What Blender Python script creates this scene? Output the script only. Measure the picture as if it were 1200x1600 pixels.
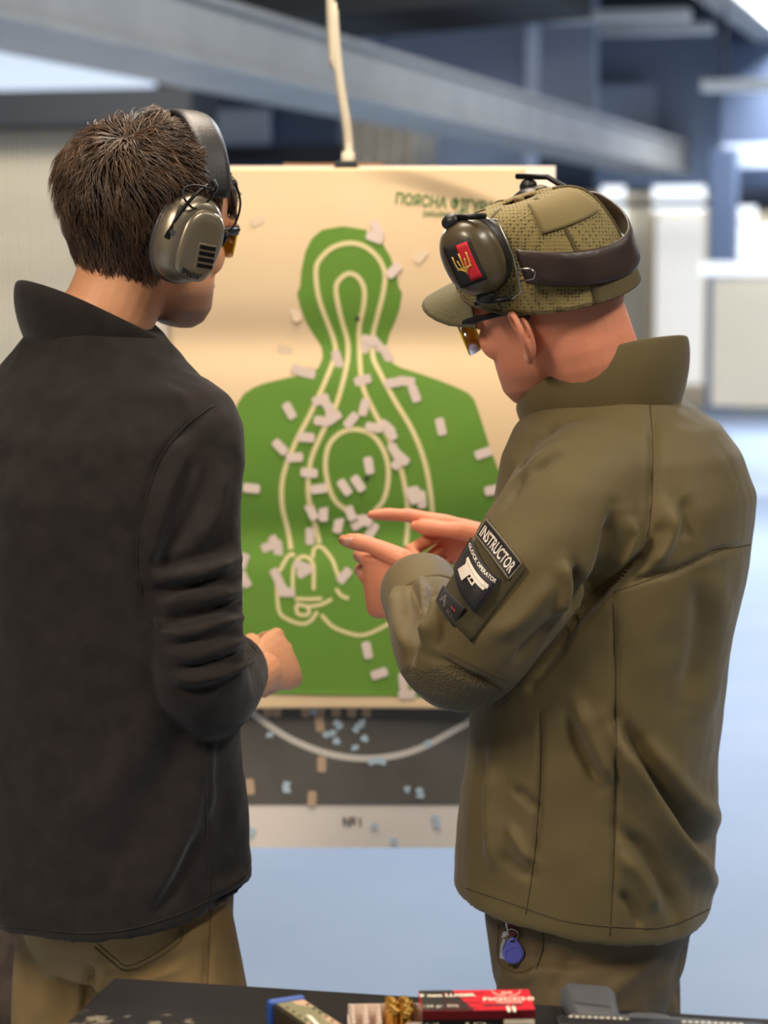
import bpy, bmesh, math, random
import numpy as np
from mathutils import Vector, Matrix, noise
from mathutils.bvhtree import BVHTree

for o in list(bpy.data.objects):
    bpy.data.objects.remove(o)
random.seed(7)
rng = np.random.default_rng(7)
scene = bpy.context.scene
C = scene.collection

# ------------------------------------------------------------------ camera
F_PX, HORIZON, CAM_Z = 3700.0, 400.0, 1.65
PITCH = math.atan((800 - HORIZON) / F_PX)
cam_data = bpy.data.cameras.new('camera')
cam_data.sensor_fit = 'VERTICAL'
cam_data.sensor_height = 36.0
cam_data.lens = F_PX / 1600 * 36.0
cam_data.clip_end = 200
cam_data.dof.use_dof = True
cam_data.dof.focus_distance = 2.57
cam_data.dof.aperture_fstop = 4.8
cam = bpy.data.objects.new('camera', cam_data)
C.objects.link(cam)
cam.location = (0, 0, CAM_Z)
cam.rotation_euler = (math.pi / 2 - PITCH, 0, 0)
scene.camera = cam

# ------------------------------------------------------------------ world, lights, exposure
world = bpy.data.worlds.new('world')
scene.world = world
world.use_nodes = True
world.node_tree.nodes['Background'].inputs[0].default_value = (0.62, 0.72, 0.9, 1)
world.node_tree.nodes['Background'].inputs[1].default_value = 0.5
scene.view_settings.view_transform = 'Standard'
scene.view_settings.look = 'None'
scene.view_settings.gamma = 1.0
scene.view_settings.use_curve_mapping = False
scene.view_settings.exposure = 0.08

HALL = math.radians(15.8)
HF = Vector((math.sin(HALL), math.cos(HALL), 0))     # down the hall
HR = Vector((math.cos(HALL), -math.sin(HALL), 0))    # to its right
def H(r, f, z):
    return HR * r + HF * f + Vector((0, 0, z))

def area(name, loc, target, sx, sy, power, col):
    l = bpy.data.lights.new(name, 'AREA')
    l.shape = 'RECTANGLE'; l.size = sx; l.size_y = sy; l.energy = power; l.color = col
    o = bpy.data.objects.new(name, l); C.objects.link(o)
    o.location = loc
    d = Vector(target) - Vector(loc)
    o.rotation_euler = d.to_track_quat('-Z', 'Y').to_euler()
    return o
LAMPS = [
    # (r, f, z) in the hall, size across / along, watts, colour
    ((-1.7, 0.3, 3.1), 0.4, 1.4, 92, (1.0, 0.84, 0.66)),
    ((0.85, 1.75, 3.1), 0.4, 1.4, 52, (1.0, 0.90, 0.76)),
    ((-0.95, 3.0, 2.65), 0.5, 1.2, 25, (1.0, 0.84, 0.66)),
    ((1.6, 4.2, 3.6), 0.5, 1.5, 26, (1.0, 0.93, 0.82)),
    ((-0.6, 8.0, 3.95), 0.6, 2.2, 115, (0.92, 0.96, 1.0)),
    ((-0.2, 14.0, 3.95), 0.6, 2.2, 270, (0.92, 0.96, 1.0)),
    ((2.6, 20.5, 3.95), 0.6, 2.2, 330, (1.0, 0.97, 0.90)),
    ((-2.2, 21.0, 3.95), 0.6, 2.2, 300, (0.95, 0.97, 1.0)),
    ((-6.2, 11.5, 3.95), 0.6, 2.2, 330, (1.0, 0.96, 0.88)),  # unseen lamp added to brighten the ribbed wall at left
]
for i, (p, sx, sy, w, c) in enumerate(LAMPS):
    q = H(*p)
    o = area('ceiling_lamp_light', q, q - Vector((0, 0, 1)), sx, sy, w, c)
    o.rotation_euler = (0, 0, -HALL)

# ------------------------------------------------------------------ pixel helpers (1200 x 1600 frame)
CP, SP = math.cos(PITCH), math.sin(PITCH)
def ray(u, v):
    a, b = (u - 600) / F_PX, -(v - 800) / F_PX
    return Vector((a, CP + b * SP, -SP + b * CP))
def W(u, v, Y):
    d = ray(u, v)
    return Vector((0, 0, CAM_Z)) + d * (Y / d.y)
def RZ(u, v, z):
    d = ray(u, v)
    return Vector((0, 0, CAM_Z)) + d * ((z - CAM_Z) / d.z)
def proj(P):
    """world points (n,3) -> pixel coords (n,2)"""
    q = np.asarray(P, float) - np.array((0, 0, CAM_Z))
    depth = q[:, 1] * CP - q[:, 2] * SP
    up = q[:, 1] * SP + q[:, 2] * CP
    return np.stack([600 + F_PX * q[:, 0] / depth, 800 - F_PX * up / depth], 1)

# ------------------------------------------------------------------ materials
def lin(c):
    return tuple((x / 255 / 12.92) if x / 255 <= 0.04045 else ((x / 255 + 0.055) / 1.055) ** 2.4 for x in c) + (1.0,)
def mat(name, col, rough=0.6, metal=0.0, var=None, vscale=20, bump=0.0, bscale=200, bdetail=2, sheen=0.0,
        sss=0.0, emit=None, estr=0.0, trans=0.0, alpha=1.0, spec=0.5, voronoi=False, coat=0.0, vdetail=4, contrast=(0.35, 0.65)):
    m = bpy.data.materials.new(name); m.use_nodes = True
    nt = m.node_tree; N = nt.nodes; L = nt.links
    b = N['Principled BSDF']
    b.inputs['Base Color'].default_value = lin(col)
    b.inputs['Roughness'].default_value = rough
    b.inputs['Metallic'].default_value = metal
    b.inputs['Specular IOR Level'].default_value = spec
    if sheen: b.inputs['Sheen Weight'].default_value = sheen; b.inputs['Sheen Roughness'].default_value = 0.5
    if coat: b.inputs['Coat Weight'].default_value = coat; b.inputs['Coat Roughness'].default_value = 0.15
    if sss:
        b.inputs['Subsurface Weight'].default_value = sss
        b.inputs['Subsurface Radius'].default_value = (0.012, 0.005, 0.003)
        b.inputs['Subsurface Scale'].default_value = 0.5
    if trans: b.inputs['Transmission Weight'].default_value = trans
    if alpha < 1: b.inputs['Alpha'].default_value = alpha
    if emit: b.inputs['Emission Color'].default_value = lin(emit); b.inputs['Emission Strength'].default_value = estr
    tc = None
    if var or bump:
        tc = N.new('ShaderNodeTexCoord')
    if var:
        t = N.new('ShaderNodeTexNoise'); t.inputs['Scale'].default_value = vscale; t.inputs['Detail'].default_value = vdetail
        r = N.new('ShaderNodeValToRGB')
        r.color_ramp.elements[0].position = contrast[0]; r.color_ramp.elements[1].position = contrast[1]
        r.color_ramp.elements[0].color = lin(col); r.color_ramp.elements[1].color = lin(var)
        L.new(tc.outputs['Object'], t.inputs['Vector']); L.new(t.outputs['Fac'], r.inputs['Fac'])
        L.new(r.outputs['Color'], b.inputs['Base Color'])
    if bump:
        if voronoi:
            t = N.new('ShaderNodeTexVoronoi'); t.inputs['Scale'].default_value = bscale; src = t.outputs['Distance']
        else:
            t = N.new('ShaderNodeTexNoise'); t.inputs['Scale'].default_value = bscale; t.inputs['Detail'].default_value = bdetail; src = t.outputs['Fac']
        L.new(tc.outputs['Object'], t.inputs['Vector'])
        bp = N.new('ShaderNodeBump'); bp.inputs['Strength'].default_value = bump; bp.inputs['Distance'].default_value = 0.002
        L.new(src, bp.inputs['Height']); L.new(bp.outputs['Normal'], b.inputs['Normal'])
    return m

# ------------------------------------------------------------------ mesh helpers
class MB:
    """collects geometry of ONE part"""
    def __init__(s): s.v = []; s.f = []; s.m = []
    def add(s, vs, fs, mi=0):
        n = len(s.v); s.v += [tuple(p) for p in vs]; s.f += [tuple(i + n for i in f) for f in fs]; s.m += [mi] * len(fs)
        return s
    def box(s, c, size, M=None, mi=0):
        c = Vector(c); h = Vector(size) / 2
        vs = [Vector((c.x + sx * h.x, c.y + sy * h.y, c.z + sz * h.z)) for sx in (-1, 1) for sy in (-1, 1) for sz in (-1, 1)]
        if M is not None: vs = [M @ p for p in vs]
        return s.add(vs, [(0, 1, 3, 2), (4, 6, 7, 5), (0, 4, 5, 1), (2, 3, 7, 6), (0, 2, 6, 4), (1, 5, 7, 3)], mi)
    def loft(s, rings, cap=True, closed=True, mi=0):
        n = len(rings[0]); vs = [p for r in rings for p in r]; fs = []
        for i in range(len(rings) - 1):
            for j in range(n if closed else n - 1):
                k = (j + 1) % n
                fs.append((i * n + j, i * n + k, (i + 1) * n + k, (i + 1) * n + j))
        if cap:
            fs.append(tuple(range(n - 1, -1, -1))); b = (len(rings) - 1) * n; fs.append(tuple(b + j for j in range(n)))
        return s.add(vs, fs, mi)
    def tube(s, pts, rad, n=10, mi=0, flat=1.0, up=None, cap=True):
        """sweep along pts; rad = number / list; flat squeezes the cross section along its second axis"""
        pts = [Vector(p) for p in pts]
        if not hasattr(rad, '__len__'): rad = [rad] * len(pts)
        rings = []; prev = None
        for i, p in enumerate(pts):
            a = pts[max(i - 1, 0)]; b = pts[min(i + 1, len(pts) - 1)]
            t = (b - a).normalized()
            if prev is None:
                u = Vector(up) if up else (Vector((0, 0, 1)) if abs(t.z) < 0.9 else Vector((1, 0, 0)))
            else: u = prev
            u = (u - t * u.dot(t)).normalized(); prev = u; w = t.cross(u)
            rings.append([p + u * (rad[i] * math.cos(2 * math.pi * k / n)) + w * (flat * rad[i] * math.sin(2 * math.pi * k / n)) for k in range(n)])
        return s.loft(rings, cap=cap, mi=mi)
    def ellipsoid(s, c, r, M=None, nu=16, nv=10, mi=0):
        c = Vector(c); rings = []
        for i in range(1, nv):
            a = math.pi * i / nv
            rings.append([c + Vector((r[0] * math.sin(a) * math.cos(2 * math.pi * j / nu), r[1] * math.sin(a) * math.sin(2 * math.pi * j / nu), -r[2] * math.cos(a))) for j in range(nu)])
        if M is not None: rings = [[M @ p for p in q] for q in rings]
        return s.loft(rings, mi=mi)
    def prism(s, poly, th, M=None, mi=0):
        """poly: 2D list (x,y) -> slab from z=0 to z=th"""
        n = len(poly)
        vs = [Vector((x, y, 0)) for x, y in poly] + [Vector((x, y, th)) for x, y in poly]
        if M is not None: vs = [M @ p for p in vs]
        return s.add(vs, [tuple(range(n - 1, -1, -1)), tuple(range(n, 2 * n))] + [(i, (i + 1) % n, n + (i + 1) % n, n + i) for i in range(n)], mi)
    def xf(s, M):
        s.v = [tuple(M @ Vector(p)) for p in s.v]; return s
    def mesh(s, name):
        me = bpy.data.meshes.new(name); me.from_pydata(s.v, [], s.f); me.update()
        if any(s.m): me.polygons.foreach_set('material_index', s.m)
        return me
    def build(s, name, mats, parent=None, smooth=False, bevel=0.0, segs=2, fixn=True, thick=0.0, sub=0):
        me = s.mesh(name)
        return mesh_obj(name, me, mats, parent, smooth, bevel, segs, fixn, thick, sub)

def mesh_obj(name, me, mats, parent=None, smooth=False, bevel=0.0, segs=2, fixn=True, thick=0.0, sub=0):
    if fixn:
        bm = bmesh.new(); bm.from_mesh(me); bmesh.ops.recalc_face_normals(bm, faces=bm.faces); bm.to_mesh(me); bm.free()
    if not isinstance(mats, (list, tuple)): mats = [mats]
    for m in mats: me.materials.append(m)
    if smooth: me.shade_smooth()
    o = bpy.data.objects.new(name, me); C.objects.link(o)
    if thick:
        md = o.modifiers.new('solid', 'SOLIDIFY'); md.thickness = thick; md.offset = 0
    if sub:
        md = o.modifiers.new('sub', 'SUBSURF'); md.levels = sub; md.render_levels = sub
    if bevel:
        md = o.modifiers.new('bevel', 'BEVEL'); md.width = bevel; md.segments = segs; md.limit_method = 'ANGLE'; md.angle_limit = math.radians(35)
        if not smooth:
            me.shade_smooth(); md.harden_normals = False
            w = o.modifiers.new('wn', 'WEIGHTED_NORMAL'); w.keep_sharp = True
    if parent: adopt(o, parent)
    return o
def adopt(o, parent):
    o.parent = parent
    o.matrix_parent_inverse = WORLD.get(parent.name, Matrix.Identity(4)).inverted()
WORLD = {}
def thing(name, label, cat, loc=(0, 0, 0), group=None):
    o = bpy.data.objects.new(name, None); C.objects.link(o)
    o.empty_display_size = 0.05
    o.location = loc; WORLD[o.name] = Matrix.Translation(Vector(loc))
    return tag(o, label, cat, group)
def tag(o, label=None, cat=None, group=None, kind=None):
    if label: o['label'] = label
    if cat: o['category'] = cat
    if group: o['group'] = group
    if kind: o['kind'] = kind
    return o
def struct(o): o['kind'] = 'structure'; return o

def remesh(mb_list, voxel, smooth=4, name='tmp', sfac=0.5):
    """union of closed shapes -> one continuous smooth mesh"""
    allmb = MB()
    for b in mb_list: allmb.add(b.v, b.f)
    me = allmb.mesh(name)
    bm = bmesh.new(); bm.from_mesh(me); bmesh.ops.recalc_face_normals(bm, faces=bm.faces); bm.to_mesh(me); bm.free()
    o = bpy.data.objects.new(name, me); C.objects.link(o)
    r = o.modifiers.new('r', 'REMESH'); r.mode = 'VOXEL'; r.voxel_size = voxel; r.adaptivity = 0
    if smooth:
        s = o.modifiers.new('s', 'SMOOTH'); s.factor = sfac; s.iterations = smooth
    dg = bpy.context.evaluated_depsgraph_get()
    out = bpy.data.meshes.new_from_object(o.evaluated_get(dg))
    bpy.data.objects.remove(o); bpy.data.meshes.remove(me)
    return out
def co_get(me):
    a = np.empty(len(me.vertices) * 3); me.vertices.foreach_get('co', a); return a.reshape(-1, 3)
def co_set(me, a):
    me.vertices.foreach_set('co', np.asarray(a, float).ravel()); me.update()
def no_get(me):
    a = np.empty(len(me.vertices) * 3, dtype=np.float32); me.vertex_normals.foreach_get('vector', a); return a.reshape(-1, 3).astype(float)
def join_mesh(meshes, name):
    bm = bmesh.new()
    for m in meshes: bm.from_mesh(m)
    out = bpy.data.meshes.new(name); bm.to_mesh(out); bm.free(); return out
def relax(me, mask, it=3):
    """a little laplacian smoothing of masked verts"""
    n = len(me.vertices); e = np.empty(len(me.edges) * 2, dtype=np.int32); me.edges.foreach_get('vertices', e); e = e.reshape(-1, 2)
    P = co_get(me); deg = np.bincount(e.ravel(), minlength=n).clip(1)[:, None]
    for _ in range(it):
        S = np.zeros_like(P); np.add.at(S, e[:, 0], P[e[:, 1]]); np.add.at(S, e[:, 1], P[e[:, 0]])
        P = P + (S / deg - P) * 0.5 * mask[:, None]
    co_set(me, P)

def seg_dist(px, pts):
    """distance of pixels to a polyline and the parameter 0..1 along it"""
    best = np.full(len(px), 1e9); par = np.zeros(len(px))
    pts = np.asarray(pts, float); L = np.r_[0, np.cumsum(np.linalg.norm(np.diff(pts, axis=0), axis=1))]
    for i in range(len(pts) - 1):
        a, b = pts[i], pts[i + 1]; ab = b - a; l2 = (ab @ ab) or 1
        t = np.clip(((px - a) @ ab) / l2, 0, 1); d = np.linalg.norm(px - (a + t[:, None] * ab), axis=1)
        k = d < best; best[k] = d[k]; par[k] = (L[i] + t[k] * (L[i + 1] - L[i])) / L[-1]
    return best, par
def spline(pts, n=8):
    P = [np.asarray(p, float) for p in pts]; P = [2 * P[0] - P[1]] + P + [2 * P[-1] - P[-2]]; out = []
    for i in range(1, len(P) - 2):
        for k in range(n):
            t = k / n
            out.append(0.5 * ((2 * P[i]) + (P[i + 1] - P[i - 1]) * t + (2 * P[i - 1] - 5 * P[i] + 4 * P[i + 1] - P[i + 2]) * t * t + (3 * P[i] - P[i - 1] - 3 * P[i + 1] + P[i + 2]) * t ** 3))
    out.append(P[-2]); return out
def folds(me, strokes, facing=0.15):
    """cloth folds: ridges (amp > 0) and valleys (amp < 0) along lines, pushed along the surface normal"""
    P = co_get(me); N = no_get(me); px = proj(P)
    view = P - np.array((0, 0, CAM_Z)); view /= np.linalg.norm(view, axis=1)[:, None]
    fc = np.clip((-(N * view).sum(1) - 0.0) / facing, 0, 1)
    D = np.zeros(len(P))
    for pts, w, amp in strokes:
        pts = spline(pts, 6); a = np.asarray(pts)
        lo = a.min(0) - 3 * w; hi = a.max(0) + 3 * w
        k = np.where((px[:, 0] > lo[0]) & (px[:, 0] < hi[0]) & (px[:, 1] > lo[1]) & (px[:, 1] < hi[1]) & (fc > 0))[0]
        if not len(k): continue
        d, t = seg_dist(px[k], a)
        D[k] += amp * np.exp(-(d / w) ** 2) * np.clip(np.sin(np.pi * np.clip(t, 0.04, 0.96)) * 1.5, 0, 1)
    co_set(me, P + N * (D * fc)[:, None])
def wobble(me, amp, scale, seed=0, oct=2, aniso=(1, 1, 1)):
    P = co_get(me); N = no_get(me); D = np.empty(len(P))
    for i, p in enumerate(P):
        D[i] = noise.fractal(Vector((p[0] * aniso[0] * scale + seed, p[1] * aniso[1] * scale, p[2] * aniso[2] * scale)), 0.6, 2.0, oct)
    co_set(me, P + N * (amp * D)[:, None])
def bvh(me):
    return BVHTree.FromPolygons([v.co.copy() for v in me.vertices], [tuple(p.vertices) for p in me.polygons])
def cast(tree, u, v):
    d = ray(u, v).normalized()
    h = tree.ray_cast(Vector((0, 0, CAM_Z)), d)
    return (h[0], h[1]) if h[0] is not None else (None, None)
def cast_line(tree, pts, lift=0.0006, n=8):
    out = []
    for p in spline(pts, n):
        q, nn = cast(tree, p[0], p[1])
        if q is not None: out.append(q + nn * lift)
    return out
def seam(tree, pts, mt, parent, name='seam', r=0.0009, lift=0.0003, n=8):
    L = cast_line(tree, pts, lift, n)
    if len(L) > 2: return MB().tube(L, r, 6).build(name, mt, parent, smooth=True)

_fonts = {}
def text_mesh(txt, size, extrude=0.0004, align='CENTER', sx=1.0, bold=0.0, space=1.0):
    cu = bpy.data.curves.new('t', 'FONT'); cu.body = txt; cu.size = size; cu.extrude = extrude; cu.offset = bold
    cu.align_x = align; cu.align_y = 'CENTER'; cu.resolution_u = 3; cu.space_character = space
    o = bpy.data.objects.new('t', cu); C.objects.link(o)
    dg = bpy.context.evaluated_depsgraph_get(); dg.update()
    me = bpy.data.meshes.new_from_object(o.evaluated_get(dg))
    bpy.data.objects.remove(o); bpy.data.curves.remove(cu)
    vs = [Vector((v.co.x * sx, v.co.y, v.co.z)) for v in me.vertices]; fs = [tuple(p.vertices) for p in me.polygons]
    bpy.data.meshes.remove(me)
    return vs, fs
# ================================================================== THE HALL
m_floor = mat('blue_floor_paint', (174, 192, 220), 0.6, var=(164, 184, 214), vscale=1.2, bump=0.05, bscale=60)
m_ceil = mat('dark_ceiling', (44, 50, 60), 0.8)
m_beige = mat('beige_metal_wall', (196, 184, 162), 0.6, var=(178, 166, 146), vscale=1.5)
m_beige2 = mat('beige_far_panel', (228, 214, 188), 0.6, var=(214, 200, 174), vscale=0.8)
m_steel = mat('grey_beam_paint', (150, 149, 146), 0.45, var=(136, 136, 134), vscale=3)
m_dark = mat('dark_steel', (34, 38, 46), 0.6)
m_black = mat('black_baffle', (12, 14, 20), 0.7)
m_navy = mat('navy_baffle', (84, 98, 124), 0.55, var=(98, 113, 140), vscale=0.7)
m_slate = mat('slate_baffle', (172, 184, 204), 0.5, var=(150, 163, 186), vscale=0.6)
m_pale = mat('pale_blue_panel', (196, 208, 228), 0.5)
m_whitep = mat('white_paint', (226, 226, 222), 0.5)
m_glow = mat('daylit_glass', (240, 246, 250), 0.3, emit=(238, 244, 250), estr=1.5)
m_glow2 = mat('daylit_blue_glass', (214, 228, 246), 0.3, emit=(206, 222, 246), estr=0.75)
m_lampglow = mat('lamp_diffuser', (255, 248, 235), 0.4, emit=(255, 246, 230), estr=3.0)

def hbox(name, r0, r1, f0, f1, z0, z1, mt, parent=None, bevel=0.0):
    vs = [H(r, f, z) for r in (r0, r1) for f in (f0, f1) for z in (z0, z1)]
    return MB().add(vs, [(0, 1, 3, 2), (4, 6, 7, 5), (0, 4, 5, 1), (2, 3, 7, 6), (0, 2, 6, 4), (1, 5, 7, 3)]).build(name, mt, parent, bevel=bevel)
def on_f(u, v, f):
    d = ray(u, v); t = f / d.dot(HF); p = Vector((0, 0, CAM_Z)) + d * t
    return p.dot(HR), p.z
def fbox(name, u0, v0, u1, v1, f, depth, mt, parent=None, bevel=0.0):
    """a box standing across the hall at distance f"""
    r0, za = on_f(u0, (v0 + v1) / 2, f); r1, _ = on_f(u1, (v0 + v1) / 2, f)
    z1 = on_f((u0 + u1) / 2, v0, f)[1]; z0 = on_f((u0 + u1) / 2, v1, f)[1]
    return hbox(name, r0, r1, f, f + depth, max(z0, 0), z1, mt, parent, bevel)

fl = struct(hbox('floor', -9.5, 9, -3, 28, -0.1, 0, m_floor))
ce = struct(hbox('ceiling', -9.5, 9, -3, 28, 4.3, 4.4, m_ceil))
wl = struct(hbox('wall_left', -9.4, -9.2, -3, 27, 0, 4.3, m_beige))
wr = struct(hbox('wall_right', 8.2, 8.4, -3, 27, 0, 4.3, m_beige))
wb = struct(hbox('wall_back', -9.5, 9, -3.2, -3, 0, 4.3, m_beige))
wf = struct(hbox('wall_far', -9.4, 8.4, 26, 26.2, 0, 4.3, m_navy))

# far wall: lit lower panels, columns and windows
def far_panels():
    for i, (u0, u1) in enumerate([(640, 720), (722, 800), (802, 868), (870, 938), (940, 1018), (1020, 1104)]):
        fbox('panel', u0, 300, u1, 640, 25.6, 0.3, m_beige2, wf, 0.02)
    fbox('panel', 1140, 330, 1230, 640, 25.6, 0.3, m_beige2, wf, 0.02)
    fbox('panel', 1232, 330, 1400, 640, 25.6, 0.3, m_beige2, wf, 0.02)
far_panels()
k = 1
for (u0, v0, u1, v1, f) in [(940, 262, 974, 312, 25.4), (940, 320, 974, 366, 25.4), (1020, 288, 1100, 331, 25.4),
                            (1150, 320, 1180, 345, 25.4), (1150, 350, 1184, 405, 25.4), (1192, 350, 1260, 405, 25.4), (655, 244, 745, 262, 25.4)]:
    struct(fbox('window_%d' % k, u0, v0, u1, v1, f, 0.1, m_glow)); k += 1
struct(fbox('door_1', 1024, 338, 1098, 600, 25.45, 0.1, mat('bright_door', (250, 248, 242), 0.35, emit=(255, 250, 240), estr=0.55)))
t = fbox('steel_column', 1106, 232, 1146, 640, 21.5, 0.3, m_navy, None, 0.01); tag(t, 'dark blue steel column by the bright far doorway', 'column')
t = fbox('steel_column', 866, 285, 878, 640, 23, 0.2, m_dark, None, 0.01); tag(t, 'thin dark column right of the paper target, far off', 'column')
# dark transom over the far panels
t = fbox('steel_beam', 870, 312, 1300, 322, 24.5, 0.2, m_dark); tag(t, 'thin dark horizontal bar across the far windows', 'beam')

# cross wall at left, ribbed beige sheet, with window strip and dark beam on top
r_l, _ = on_f(-140, 400, 15.0); r_r, _ = on_f(300, 400, 15.0)
ztop = on_f(100, 200, 15.0)[1]
wall_cross = struct(hbox('wall_cross', r_l, r_r, 15.0, 15.2, 0, ztop, m_beige))
nr = 26
rib_mesh = None
for i in range(nr):
    r = r_l + (r_r - r_l) * (i + 0.5) / nr
    if rib_mesh is None:
        rib = hbox('rib', r - 0.03, r + 0.03, 14.95, 15.0, 0.02, ztop - 0.02, m_beige, wall_cross, 0.008); rib_mesh = rib
        r_first = r
    else:
        o = rib_mesh.copy(); C.objects.link(o); o.location = HR * (r - r_first)
t = fbox('steel_beam', -160, 140, 300, 196, 14.6, 0.5, m_dark, None, 0.01); tag(t, 'dark horizontal beam on top of the ribbed beige wall', 'beam')
struct(fbox('window_%d' % k, -140, 60, 236, 142, 16.5, 0.1, m_glow2)); k += 1
t = fbox('wall_post', 212, 148, 302, 640, 14.9, 0.3, m_beige, None, 0.02); tag(t, 'beige wall post behind the dark-haired man', 'post')

# baffles hanging from the ceiling
def baffle(u0, v0, u1, v1, f, mt, label, depth=0.12):
    t = fbox('ceiling_baffle', u0, v0, u1, v1, f, depth, mt, None, 0.01); return tag(t, label, 'baffle')
baffle(300, -40, 560, 262, 21.0, m_navy, 'navy baffle behind the rope, left part')
baffle(530, -40, 826, 262, 20.4, m_slate, 'slate blue baffle right of the rope')
baffle(826, -40, 930, 240, 20.2, m_slate, 'slate blue baffle next to the thin pale pole')
baffle(930, 56, 1130, 290, 23.2, m_slate, 'slate baffle above the cap, near the far wall')
baffle(1126, 60, 1420, 290, 22.4, m_navy, 'navy baffle at the right edge, high up')
t = fbox('pale_panel', 306, 170, 420, 226, 20.6, 0.06, m_pale, None, 0.01); tag(t, 'pale blue panel painted as lit baffle, left of the rope above the board', 'panel')  # bluish light on the dark baffle, put in as a pale panel
t = fbox('pale_panel', 340, 36, 486, 110, 20.6, 0.06, m_pale, None, 0.01); tag(t, 'pale blue panel under the black baffle', 'panel')
t = fbox('pale_panel', 500, 36, 585, 110, 20.2, 0.06, m_pale, None, 0.01); tag(t, 'pale blue panel just behind the rope', 'panel')
t = fbox('pale_panel', 912, 132, 1024, 218, 22.9, 0.06, m_pale, None, 0.01); tag(t, 'pale blue panel painted as a glow on the baffle, above and right of the cap', 'panel')  # blue glow on the baffle is painted in by this paler panel
t = fbox('pale_panel', 1128, 224, 1260, 262, 22.2, 0.06, m_pale, None, 0.01); tag(t, 'pale blue panel at the right edge below the navy baffle', 'panel')
t = fbox('pole', 820, 10, 838, 262, 18.6, 0.1, m_pale, None, 0.01); tag(t, 'thin pale blue pole rising behind the big beam', 'pole')
t = fbox('steel_beam', 300, 226, 560, 256, 20.0, 0.3, m_dark, None, 0.01); tag(t, 'dark beam low behind the top edge of the paper target, left', 'beam')
t = fbox('wall_block', 538, 186, 654, 300, 18.0, 0.6, m_beige, None, 0.02); tag(t, 'beige block of ribbed sheet below the rope', 'wall block')
for i in range(5):
    fbox('rib', 546 + i * 23, 188, 556 + i * 23, 300, 17.95, 0.06, m_beige, t, 0.01)

# near black baffle, underside seen at the very top
a, b, c, d = W(150, 52, 13.0), W(345, 34, 13.4), W(860, -4, 15.2), W(1000, -14, 15.8)
t = MB()
off = HF * 1.4
vs = [a, c, c + off, a + off] + [p + Vector((0, 0, 0.6)) for p in (a, c, c + off, a + off)]
t = t.add(vs, [(0, 1, 2, 3), (4, 7, 6, 5), (0, 4, 5, 1), (1, 5, 6, 2), (2, 6, 7, 3), (3, 7, 4, 0)]).build('ceiling_baffle', m_black)
tag(t, 'black baffle along the top edge of the picture', 'baffle')

# big I-beam running down the hall
bm_root = thing('steel_beam', 'long grey I-beam running diagonally below the ceiling', 'beam', H(-3.7, 8, 2.45))
hbox('lower_flange', -4.0, -3.43, 4.5, 27.5, 2.44, 2.475, m_steel, bm_root, 0.004)
hbox('web', -3.52, -3.47, 4.5, 27.5, 2.475, 2.70, m_steel, bm_root)
hbox('upper_flange', -4.0, -3.43, 4.5, 27.5, 2.70, 2.735, m_steel, bm_root, 0.004)
t = hbox('roof_beam', -2.75, -2.45, 12, 25.5, 3.62, 3.95, m_steel, None, 0.01); tag(t, 'pale roof beam in the top right corner', 'beam')
def fitting(u0, v0, u1, v1, f, label):
    r0, z0 = on_f(u0, v1, f); r1, z1 = on_f(u1, v0, f); z1 = on_f((u0 + u1) / 2, v0, f)[1]; z0 = on_f((u0 + u1) / 2, v1, f)[1]
    root = thing('light_fitting', label, 'light', H((r0 + r1) / 2, f, z1))
    hbox('housing', r0, r1, f, f + 0.2, z0, z1, m_whitep, root, 0.01)
    for k_ in (0.15, 0.85):
        r = r0 + (r1 - r0) * k_; hbox('hanging_rod', r - 0.01, r + 0.01, f + 0.09, f + 0.11, z1, 4.3, m_dark, root)
fitting(850, 14, 1075, 32, 19.0, 'long white light fitting near the top, upper of two')
fitting(915, 36, 1112, 52, 21.0, 'long white light fitting near the top, lower of two')
fitting(1094, 122, 1330, 140, 19.0, 'white light fitting at the right edge of the hall')

# distant target carrier at right: white bar with a beige sheet
cr = thing('target_carrier', 'white target carrier bar with a beige sheet, far right', 'target', H(*on_f(1160, 640, 17.0)[:1], 17.0, 0))
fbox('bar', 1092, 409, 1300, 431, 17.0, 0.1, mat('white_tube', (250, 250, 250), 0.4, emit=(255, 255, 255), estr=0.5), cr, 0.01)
fbox('sheet', 1112, 434, 1260, 636, 17.05, 0.03, m_beige2, cr, 0.01)
fbox('foot', 1108, 600, 1150, 640, 17.3, 0.3, m_navy, cr, 0.01)

# lamps of the hall: housings over every area light
for i, (p, sx, sy, w, c) in enumerate(LAMPS):
    places = ['over the shooters, left', 'over the shooters, right', 'above the paper target', 'right of the paper target', 'first down the hall', 'second down the hall', 'by the far wall, right', 'by the far wall, left', 'added in the left bay to brighten the ribbed wall']
    q = H(*p)
    root = thing('ceiling_lamp', 'long ceiling lamp ' + places[i], 'lamp', q + Vector((0, 0, 0.04)))
    hbox('housing', p[0] - sx / 2 - 0.04, p[0] + sx / 2 + 0.04, p[1] - sy / 2 - 0.04, p[1] + sy / 2 + 0.04, p[2] + 0.03, p[2] + 0.12, m_whitep, root, 0.01)
    for s in (-1, 1):
        hbox('hanger', p[0] - 0.01, p[0] + 0.01, p[1] + s * sy * 0.4, p[1] + s * sy * 0.4 + 0.02, p[2] + 0.12, 4.3, m_dark, root)
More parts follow.
